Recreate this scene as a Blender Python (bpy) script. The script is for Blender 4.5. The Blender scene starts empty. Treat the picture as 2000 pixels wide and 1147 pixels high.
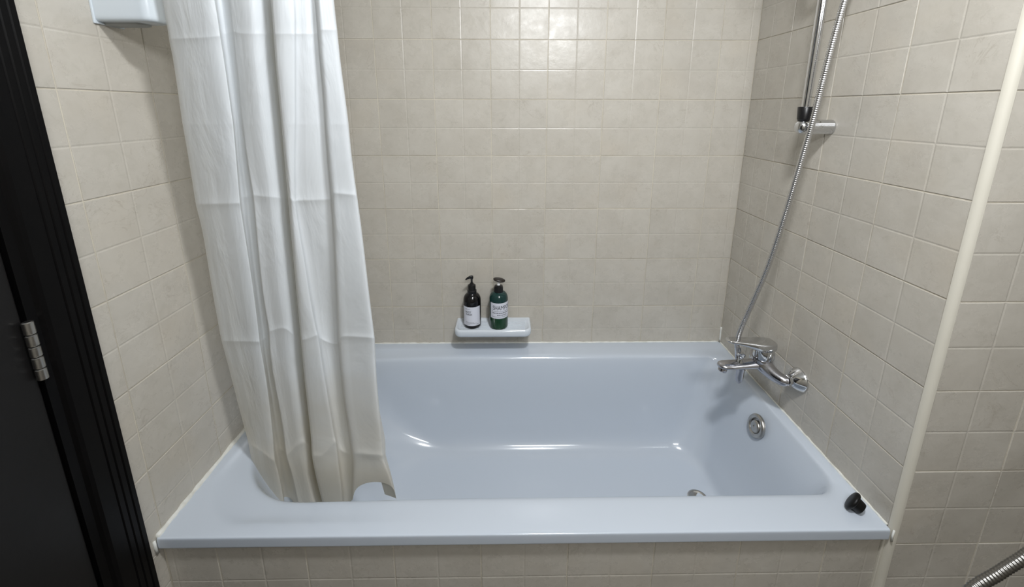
import bpy, bmesh, math, random
from mathutils import Vector, Matrix, noise
random.seed(7)
S = bpy.context.scene
COL = S.collection
PI = math.pi

# ---------------------------------------------------------------- camera
cam_d = bpy.data.cameras.new('camera')
cam = bpy.data.objects.new('camera', cam_d)
COL.objects.link(cam)
RV = Vector((0.9999108769, -0.0132490041, 0.0016438367))
UV = Vector((0.0013788930, 0.2249581277, 0.9743674561))
FV = Vector((0.0132791929, 0.9742783507, -0.2249563477))
m = Matrix.Identity(4)
for i in range(3):
    m[i][0], m[i][1], m[i][2] = RV[i], UV[i], -FV[i]
m.translation = (0.77954, -1.50989, 1.44779)
cam.matrix_world = m
cam_d.sensor_fit = 'HORIZONTAL'
cam_d.sensor_width = 36
cam_d.lens = 36 * 805.2248 / 2000
cam_d.shift_y = -175.0128 / 2000
cam_d.clip_start = 0.02
S.camera = cam

# ---------------------------------------------------------------- world, lamps, exposure
wd = bpy.data.worlds.new('world'); S.world = wd
wd.use_nodes = True
wd.node_tree.nodes['Background'].inputs[0].default_value = (0.75, 0.85, 1, 1)
wd.node_tree.nodes['Background'].inputs[1].default_value = 0.05

def area(name, loc, rot, size, power, color=(1, 1, 1), shape='DISK', sy=None):
    d = bpy.data.lights.new(name, 'AREA')
    d.shape = shape; d.size = size
    if sy: d.size_y = sy
    d.energy = power; d.color = color
    o = bpy.data.objects.new(name, d); COL.objects.link(o)
    o.location = loc; o.rotation_euler = rot
    return o
area('ceiling_lamp', (1.02, -1.22, 2.32), (0, 0, 0), 0.17, 17, (0.97, 0.985, 1.0))
area('vanity_lamp', (1.10, -1.95, 2.06), (math.radians(97), 0, 0), 0.55, 13, (0.96, 0.98, 1.0), 'RECTANGLE', 0.22)
S.view_settings.view_transform = 'Standard'
S.view_settings.look = 'None'
S.view_settings.gamma = 1
S.view_settings.use_curve_mapping = False
S.view_settings.exposure = 0.30

# ---------------------------------------------------------------- materials
def mat(name, col, rough=0.5, metal=0.0, spec=0.5, coat=0.0, noise_amt=0.0, noise_scale=6.0, col2=None,
        bump=0.0, bump_scale=40, trans=0.0, rand=0.0, rough_var=0.0):
    mt = bpy.data.materials.new(name); mt.use_nodes = True
    nt = mt.node_tree; N = nt.nodes; L = nt.links
    b = N['Principled BSDF']
    b.inputs['Base Color'].default_value = (*col, 1)
    b.inputs['Roughness'].default_value = rough
    b.inputs['Metallic'].default_value = metal
    b.inputs['Specular IOR Level'].default_value = spec
    b.inputs['Coat Weight'].default_value = coat
    b.inputs['Coat Roughness'].default_value = 0.06
    if trans: b.inputs['Transmission Weight'].default_value = trans
    tc = N.new('ShaderNodeTexCoord')
    if noise_amt or rand or bump or rough_var:
        oi = N.new('ShaderNodeObjectInfo')
        ad = N.new('ShaderNodeVectorMath'); ad.operation = 'MULTIPLY_ADD'
        cmb = N.new('ShaderNodeCombineXYZ')
        for k in range(3): L.new(oi.outputs['Random'], cmb.inputs[k])
        ad.inputs[1].default_value = (37, 53, 71)
        L.new(cmb.outputs[0], ad.inputs[0]); L.new(tc.outputs['Object'], ad.inputs[2])
        nz = N.new('ShaderNodeTexNoise'); nz.inputs['Scale'].default_value = noise_scale
        nz.inputs['Detail'].default_value = 6; nz.inputs['Roughness'].default_value = 0.6
        L.new(ad.outputs[0], nz.inputs['Vector'])
        if noise_amt:
            mx = N.new('ShaderNodeMix'); mx.data_type = 'RGBA'
            mx.inputs[6].default_value = (*col, 1)
            mx.inputs[7].default_value = (*(col2 or [c * 0.8 for c in col]), 1)
            mr = N.new('ShaderNodeMapRange'); mr.inputs[1].default_value = 0.42; mr.inputs[2].default_value = 0.75
            mr.inputs[4].default_value = noise_amt
            L.new(nz.outputs[0], mr.inputs[0]); L.new(mr.outputs[0], mx.inputs[0])
            L.new(mx.outputs[2], b.inputs['Base Color'])
        if rough_var:
            mr = N.new('ShaderNodeMapRange'); mr.inputs[3].default_value = rough - rough_var
            mr.inputs[4].default_value = rough + rough_var
            mr.inputs[1].default_value = 0.3; mr.inputs[2].default_value = 0.7
            L.new(nz.outputs[0], mr.inputs[0]); L.new(mr.outputs[0], b.inputs['Roughness'])
        if bump:
            n2 = N.new('ShaderNodeTexNoise'); n2.inputs['Scale'].default_value = bump_scale
            n2.inputs['Detail'].default_value = 4
            L.new(ad.outputs[0], n2.inputs['Vector'])
            bp = N.new('ShaderNodeBump'); bp.inputs['Strength'].default_value = bump; bp.inputs['Distance'].default_value = 0.002
            L.new(n2.outputs[0], bp.inputs['Height']); L.new(bp.outputs[0], b.inputs['Normal'])
    return mt

def tile_material():
    mt = bpy.data.materials.new('beige_glazed_tile'); mt.use_nodes = True
    nt = mt.node_tree; N = nt.nodes; L = nt.links; b = N['Principled BSDF']
    tc = N.new('ShaderNodeTexCoord'); oi = N.new('ShaderNodeObjectInfo')
    cmb = N.new('ShaderNodeCombineXYZ')
    for k in range(3): L.new(oi.outputs['Random'], cmb.inputs[k])
    ad = N.new('ShaderNodeVectorMath'); ad.operation = 'MULTIPLY_ADD'; ad.inputs[1].default_value = (91, 47, 13)
    L.new(cmb.outputs[0], ad.inputs[0]); L.new(tc.outputs['Object'], ad.inputs[2])
    def noi(sc, det, rg, dist=0.0):
        n = N.new('ShaderNodeTexNoise'); n.inputs['Scale'].default_value = sc; n.inputs['Detail'].default_value = det
        n.inputs['Roughness'].default_value = rg; n.inputs['Distortion'].default_value = dist
        L.new(ad.outputs[0], n.inputs['Vector']); return n
    def mr(src, a, c, d=0.0, e=1.0):
        r = N.new('ShaderNodeMapRange'); r.inputs[1].default_value = a; r.inputs[2].default_value = c
        r.inputs[3].default_value = d; r.inputs[4].default_value = e; L.new(src, r.inputs[0]); return r.outputs[0]
    def mix(f, A, B):
        x = N.new('ShaderNodeMix'); x.data_type = 'RGBA'
        L.new(f, x.inputs[0])
        if isinstance(A, tuple): x.inputs[6].default_value = (*A, 1)
        else: L.new(A, x.inputs[6])
        x.inputs[7].default_value = (*B, 1); return x.outputs[2]
    base = mix(mr(noi(9, 5, .6).outputs[0], .35, .7), (0.524, 0.497, 0.444), (0.470, 0.441, 0.388))
    base = mix(mr(noi(34, 4, .7, 1.2).outputs[0], .50, .78, 0, .45), base, (0.40, 0.38, 0.325))
    base = mix(mr(noi(5, 2, .5).outputs[0], .55, .8, 0, .5), base, (0.53, 0.48, 0.40))
    # thin marbled veins, as printed on the glaze
    v = noi(13, 3, .6, 1.8)
    ab = N.new('ShaderNodeMath'); ab.operation = 'SUBTRACT'; ab.inputs[1].default_value = 0.5; L.new(v.outputs[0], ab.inputs[0])
    ab2 = N.new('ShaderNodeMath'); ab2.operation = 'ABSOLUTE'; L.new(ab.outputs[0], ab2.inputs[0])
    vein = mr(ab2.outputs[0], 0.0, 0.016, 1, 0)
    mask = mr(noi(11, 1, .5).outputs[0], .54, .66, 0, .34)
    mu = N.new('ShaderNodeMath'); mu.operation = 'MULTIPLY'; L.new(vein, mu.inputs[0]); L.new(mask, mu.inputs[1])
    base = mix(mu.outputs[0], base, (0.30, 0.26, 0.21))
    hs = N.new('ShaderNodeHueSaturation'); L.new(base, hs.inputs['Color'])
    L.new(mr(oi.outputs['Random'], 0, 1, .98, 1.02), hs.inputs['Value'])
    L.new(hs.outputs[0], b.inputs['Base Color'])
    L.new(mr(noi(16, 5, .65).outputs[0], .3, .7, .20, .40), b.inputs['Roughness'])
    b.inputs['Specular IOR Level'].default_value = 0.5
    bp = N.new('ShaderNodeBump'); bp.inputs['Strength'].default_value = 0.45; bp.inputs['Distance'].default_value = 0.0016
    L.new(noi(26, 5, .6).outputs[0], bp.inputs['Height']); L.new(bp.outputs[0], b.inputs['Normal'])
    return mt

M = {}
M['tile'] = tile_material()
M['grout'] = mat('cream_grout', (0.60, 0.56, 0.47), 0.85, noise_amt=0.7, noise_scale=7, col2=(0.36, 0.32, 0.26), bump=0.4, bump_scale=150)
M['trim'] = mat('cream_plastic_trim', (0.60, 0.575, 0.50), 0.4, noise_amt=0.3, noise_scale=12, col2=(0.56, 0.53, 0.45))
M['paint'] = mat('white_ceiling_paint', (0.82, 0.82, 0.80), 0.9, bump=0.1)
M['floor'] = mat('beige_floor_tile', (0.13, 0.12, 0.11), 0.5, noise_amt=0.5)
M['enamel'] = mat('white_bath_enamel', (0.52, 0.575, 0.65), 0.14, coat=0.4)
M['ceramic'] = mat('white_ceramic', (0.62, 0.67, 0.73), 0.12, coat=0.4)
M['abs'] = mat('white_glossy_plastic', (0.60, 0.66, 0.71), 0.18)
M['abs_grey'] = mat('grey_plastic', (0.35, 0.36, 0.35), 0.5)
M['sealant'] = mat('white_silicone', (0.72, 0.73, 0.70), 0.45, noise_amt=0.6, noise_scale=30, col2=(0.50, 0.49, 0.42), bump=0.5, bump_scale=120)
M['chrome'] = mat('chrome', (0.66, 0.67, 0.69), 0.07, 1.0, rough_var=0.03, noise_scale=30)
M['chrome_worn'] = mat('water_marked_chrome', (0.50, 0.50, 0.53), 0.16, 1.0, noise_amt=0.5, noise_scale=40, col2=(0.36, 0.36, 0.40), rough_var=0.06)
M['hose'] = mat('ribbed_steel', (0.60, 0.60, 0.61), 0.22, 1.0)
M['hose_dark'] = mat('ribbed_dark_steel', (0.20, 0.195, 0.185), 0.3, 1.0)
M['steel_dull'] = mat('brushed_nickel', (0.50, 0.49, 0.47), 0.3, 1.0, noise_amt=0.5, noise_scale=60, col2=(0.3, 0.29, 0.27))
M['black'] = mat('black_plastic', (0.006, 0.006, 0.007), 0.3)
M['rubber'] = mat('black_rubber', (0.002, 0.002, 0.002), 0.45, spec=0.3)
M['brownblack'] = mat('dark_bronze_plastic', (0.018, 0.013, 0.011), 0.35)
M['wood'] = mat('black_stained_wood', (0.0016, 0.0015, 0.0017), 0.40, noise_amt=0.4, noise_scale=18, col2=(0.004, 0.0035, 0.0035), spec=0.14)
M['leaf'] = mat('black_stained_door', (0.0075, 0.007, 0.0072), 0.42, noise_amt=0.5, noise_scale=9, col2=(0.004, 0.004, 0.004), spec=0.3, bump=0.12, bump_scale=60)
M['bottle_black'] = mat('black_bottle', (0.003, 0.003, 0.004), 0.08)
M['label'] = mat('white_paper_label', (0.66, 0.68, 0.76), 0.5)
M['ink'] = mat('black_ink', (0.02, 0.022, 0.03), 0.6)
M['clear'] = mat('frosted_clear_plastic', (0.75, 0.76, 0.77), 0.15)

def green_bottle():
    mt = bpy.data.materials.new('green_bottle_with_liquid'); mt.use_nodes = True
    N = mt.node_tree.nodes; L = mt.node_tree.links; b = N['Principled BSDF']
    tc = N.new('ShaderNodeTexCoord'); sp = N.new('ShaderNodeSeparateXYZ'); L.new(tc.outputs['Object'], sp.inputs[0])
    r = N.new('ShaderNodeMapRange'); r.inputs[1].default_value = 0.055; r.inputs[2].default_value = 0.062
    L.new(sp.outputs[2], r.inputs[0])
    x = N.new('ShaderNodeMix'); x.data_type = 'RGBA'
    x.inputs[6].default_value = (0.006, 0.045, 0.016, 1); x.inputs[7].default_value = (0.008, 0.036, 0.034, 1)
    L.new(r.outputs[0], x.inputs[0]); L.new(x.outputs[2], b.inputs['Base Color'])
    b.inputs['Roughness'].default_value = 0.12
    return mt
M['bottle_green'] = green_bottle()

def curtain_material():
    mt = bpy.data.materials.new('white_satin_stripe_curtain'); mt.use_nodes = True
    nt = mt.node_tree; N = nt.nodes; L = nt.links; b = N['Principled BSDF']; out = N['Material Output']
    uv = N.new('ShaderNodeUVMap'); sp = N.new('ShaderNodeSeparateXYZ'); L.new(uv.outputs[0], sp.inputs[0])
    # woven satin stripes run down the cloth
    mu = N.new('ShaderNodeMath'); mu.operation = 'MULTIPLY'; mu.inputs[1].default_value = 2 * PI / 0.052; L.new(sp.outputs[0], mu.inputs[0])
    sn = N.new('ShaderNodeMath'); sn.operation = 'SINE'; L.new(mu.outputs[0], sn.inputs[0])
    st = N.new('ShaderNodeMapRange'); st.inputs[1].default_value = -.12; st.inputs[2].default_value = .12; L.new(sn.outputs[0], st.inputs[0])
    x = N.new('ShaderNodeMix'); x.data_type = 'RGBA'
    x.inputs[6].default_value = (0.70, 0.745, 0.79, 1); x.inputs[7].default_value = (0.76, 0.81, 0.86, 1)
    L.new(st.outputs[0], x.inputs[0])
    # the hem has yellowed where it hangs in the wet
    nh = N.new('ShaderNodeTexNoise'); nh.inputs['Scale'].default_value = 9; L.new(uv.outputs[0], nh.inputs['Vector'])
    ah = N.new('ShaderNodeMath'); ah.operation = 'MULTIPLY_ADD'; ah.inputs[1].default_value = .22; L.new(nh.outputs[0], ah.inputs[0]); L.new(sp.outputs[1], ah.inputs[2])
    hm = N.new('ShaderNodeMapRange'); hm.inputs[1].default_value = .98; hm.inputs[2].default_value = .64; hm.inputs[3].default_value = 0; hm.inputs[4].default_value = .8; L.new(ah.outputs[0], hm.inputs[0])
    xh = N.new('ShaderNodeMix'); xh.data_type = 'RGBA'; xh.inputs[7].default_value = (0.60, 0.56, 0.47, 1)
    L.new(hm.outputs[0], xh.inputs[0]); L.new(x.outputs[2], xh.inputs[6]); L.new(xh.outputs[2], b.inputs['Base Color'])
    rr = N.new('ShaderNodeMapRange'); rr.inputs[3].default_value = .55; rr.inputs[4].default_value = .36; L.new(st.outputs[0], rr.inputs[0])
    L.new(rr.outputs[0], b.inputs['Roughness'])
    b.inputs['Sheen Weight'].default_value = 0.1
    # soft wrinkles, stretched down the cloth, plus a fine weave
    mp = N.new('ShaderNodeMapping'); mp.inputs['Scale'].default_value = (16, 5, 1); L.new(uv.outputs[0], mp.inputs[0])
    n1 = N.new('ShaderNodeTexNoise'); n1.inputs['Scale'].default_value = 1.0; n1.inputs['Detail'].default_value = 4; n1.inputs['Roughness'].default_value = .55
    n1.inputs['Distortion'].default_value = .6
    L.new(mp.outputs[0], n1.inputs['Vector'])
    bp = N.new('ShaderNodeBump'); bp.inputs['Strength'].default_value = 0.75; bp.inputs['Distance'].default_value = 0.007
    L.new(n1.outputs[0], bp.inputs['Height']); L.new(bp.outputs[0], b.inputs['Normal'])
    mp2 = N.new('ShaderNodeMapping'); mp2.inputs['Scale'].default_value = (11, 7, 1); mp2.inputs['Rotation'].default_value = (0, 0, .5); L.new(uv.outputs[0], mp2.inputs[0])
    n2 = N.new('ShaderNodeTexNoise'); n2.noise_type = 'RIDGED_MULTIFRACTAL'; n2.inputs['Scale'].default_value = 1.0; n2.inputs['Detail'].default_value = 1.5
    L.new(mp2.outputs[0], n2.inputs['Vector'])
    bp2 = N.new('ShaderNodeBump'); bp2.inputs['Strength'].default_value = 0.12; bp2.inputs['Distance'].default_value = 0.004
    L.new(n2.outputs[0], bp2.inputs['Height']); L.new(bp.outputs[0], bp2.inputs['Normal']); L.new(bp2.outputs[0], b.inputs['Normal'])
    tr = N.new('ShaderNodeBsdfTranslucent'); tr.inputs[0].default_value = (0.82, 0.74, 0.56, 1)
    ms = N.new('ShaderNodeMixShader'); ms.inputs[0].default_value = 0.22
    L.new(b.outputs[0], ms.inputs[1]); L.new(tr.outputs[0], ms.inputs[2]); L.new(ms.outputs[0], out.inputs[0])
    return mt
M['curtain'] = curtain_material()

# ---------------------------------------------------------------- helpers
def link(name, me, m_, parent=None, loc=None):
    o = bpy.data.objects.new(name, me); COL.objects.link(o)
    if m_ is not None and len(me.materials) == 0: me.materials.append(m_)
    if loc is not None: o.location = loc
    if parent is not None: o.parent = parent
    return o
def from_bm(name, bm, m_, parent=None, smooth=False, loc=None, angle=None, fix=True):
    if fix: bmesh.ops.recalc_face_normals(bm, faces=bm.faces[:])
    bm.normal_update()
    if smooth:
        for f in bm.faces: f.smooth = True
        if angle is not None:
            for e in bm.edges:
                if len(e.link_faces) == 2 and e.calc_face_angle(0) > math.radians(angle): e.smooth = False
    me = bpy.data.meshes.new(name); bm.to_mesh(me); bm.free()
    return link(name, me, m_, parent, loc)
def thing(name, label, cat, loc, group=None):
    o = bpy.data.objects.new(name, None); COL.objects.link(o); o.location = loc; o.empty_display_size = .05
    o['label'] = label; o['category'] = cat
    if group: o['group'] = group
    return o
def box(bm, lo, hi, bev=0.0, seg=2):
    r = bmesh.ops.create_cube(bm, size=1)
    vs = r['verts']
    for v in vs:
        v.co = Vector([lo[i] + (v.co[i] + .5) * (hi[i] - lo[i]) for i in range(3)])
    if bev:
        es = list({e for v in vs for e in v.link_edges})
        bmesh.ops.bevel(bm, geom=es, offset=bev, segments=seg, affect='EDGES', profile=.5)
    return bm
def frame_for(d):
    d = d.normalized()
    a = Vector((0, 0, 1)) if abs(d.z) < .9 else Vector((1, 0, 0))
    x = a.cross(d).normalized(); y = d.cross(x)
    return x, y
def tube(bm, pts, rads, seg=16, cap=True, squash=None):
    """sweep circles along pts; rads may be numbers or (rx, ry) pairs"""
    pts = [Vector(p) for p in pts]; n = len(pts); rings = []
    x = None
    for i, p in enumerate(pts):
        d = (pts[min(i + 1, n - 1)] - pts[max(i - 1, 0)]).normalized()
        if x is None: x, y = frame_for(d)
        else:
            x = (x - d * x.dot(d)).normalized(); y = d.cross(x)
        r = rads[i] if isinstance(rads, (list, tuple)) else rads
        rx, ry = r if isinstance(r, tuple) else (r, r)
        rings.append([bm.verts.new(p + x * math.cos(2 * PI * k / seg) * rx + y * math.sin(2 * PI * k / seg) * ry) for k in range(seg)])
    for a, b in zip(rings, rings[1:]):
        for k in range(seg):
            bm.faces.new((a[k], a[(k + 1) % seg], b[(k + 1) % seg], b[k]))
    if cap:
        bm.faces.new(list(reversed(rings[0]))); bm.faces.new(rings[-1])
    return bm
def lathe(bm, prof, seg=32, origin=(0, 0, 0), axis=(0, 0, 1)):
    """prof: list of (radius, height along axis)"""
    ax = Vector(axis).normalized(); x, y = frame_for(ax); o = Vector(origin); rings = []
    for r, h in prof:
        if r < 1e-6: rings.append([bm.verts.new(o + ax * h)])
        else: rings.append([bm.verts.new(o + ax * h + x * math.cos(2 * PI * k / seg) * r + y * math.sin(2 * PI * k / seg) * r) for k in range(seg)])
    for a, b in zip(rings, rings[1:]):
        for k in range(seg):
            if len(a) == 1 and len(b) == 1: continue
            if len(a) == 1: bm.faces.new((a[0], b[(k + 1) % seg], b[k]))
            elif len(b) == 1: bm.faces.new((a[k], a[(k + 1) % seg], b[0]))
            else: bm.faces.new((a[k], a[(k + 1) % seg], b[(k + 1) % seg], b[k]))
    if len(rings[0]) > 1: bm.faces.new(list(reversed(rings[0])))
    if len(rings[-1]) > 1: bm.faces.new(rings[-1])
    bmesh.ops.recalc_face_normals(bm, faces=bm.faces[:])
    return bm
def catmull(pts, n):
    P = [Vector(p) for p in pts]; P = [P[0] * 2 - P[1]] + P + [P[-1] * 2 - P[-2]]; out = []
    for i in range(1, len(P) - 2):
        a, b, c, d = P[i - 1:i + 3]
        for k in range(n):
            t = k / n
            out.append(.5 * ((2 * b) + (c - a) * t + (2 * a - 5 * b + 4 * c - d) * t * t + (3 * b - a - 3 * c + d) * t ** 3))
    out.append(P[-2]); return out
def resample(pts, step):
    L_ = [0]
    for a, b in zip(pts, pts[1:]): L_.append(L_[-1] + (b - a).length)
    n = max(2, int(L_[-1] / step)); out = []; j = 0
    for k in range(n + 1):
        t = L_[-1] * k / n
        while j < len(L_) - 2 and L_[j + 1] < t: j += 1
        f = (t - L_[j]) / max(1e-9, L_[j + 1] - L_[j]); out.append(pts[j].lerp(pts[j + 1], f))
    return out
def ribbed_hose(bm, ctrl, r, pitch=0.0052, seg=12):
    pts = resample(catmull(ctrl, 16), pitch / 4)
    rad = [r * (1, .965, .86, .965)[i % 4] for i in range(len(pts))]
    return tube(bm, pts, rad, seg)
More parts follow.
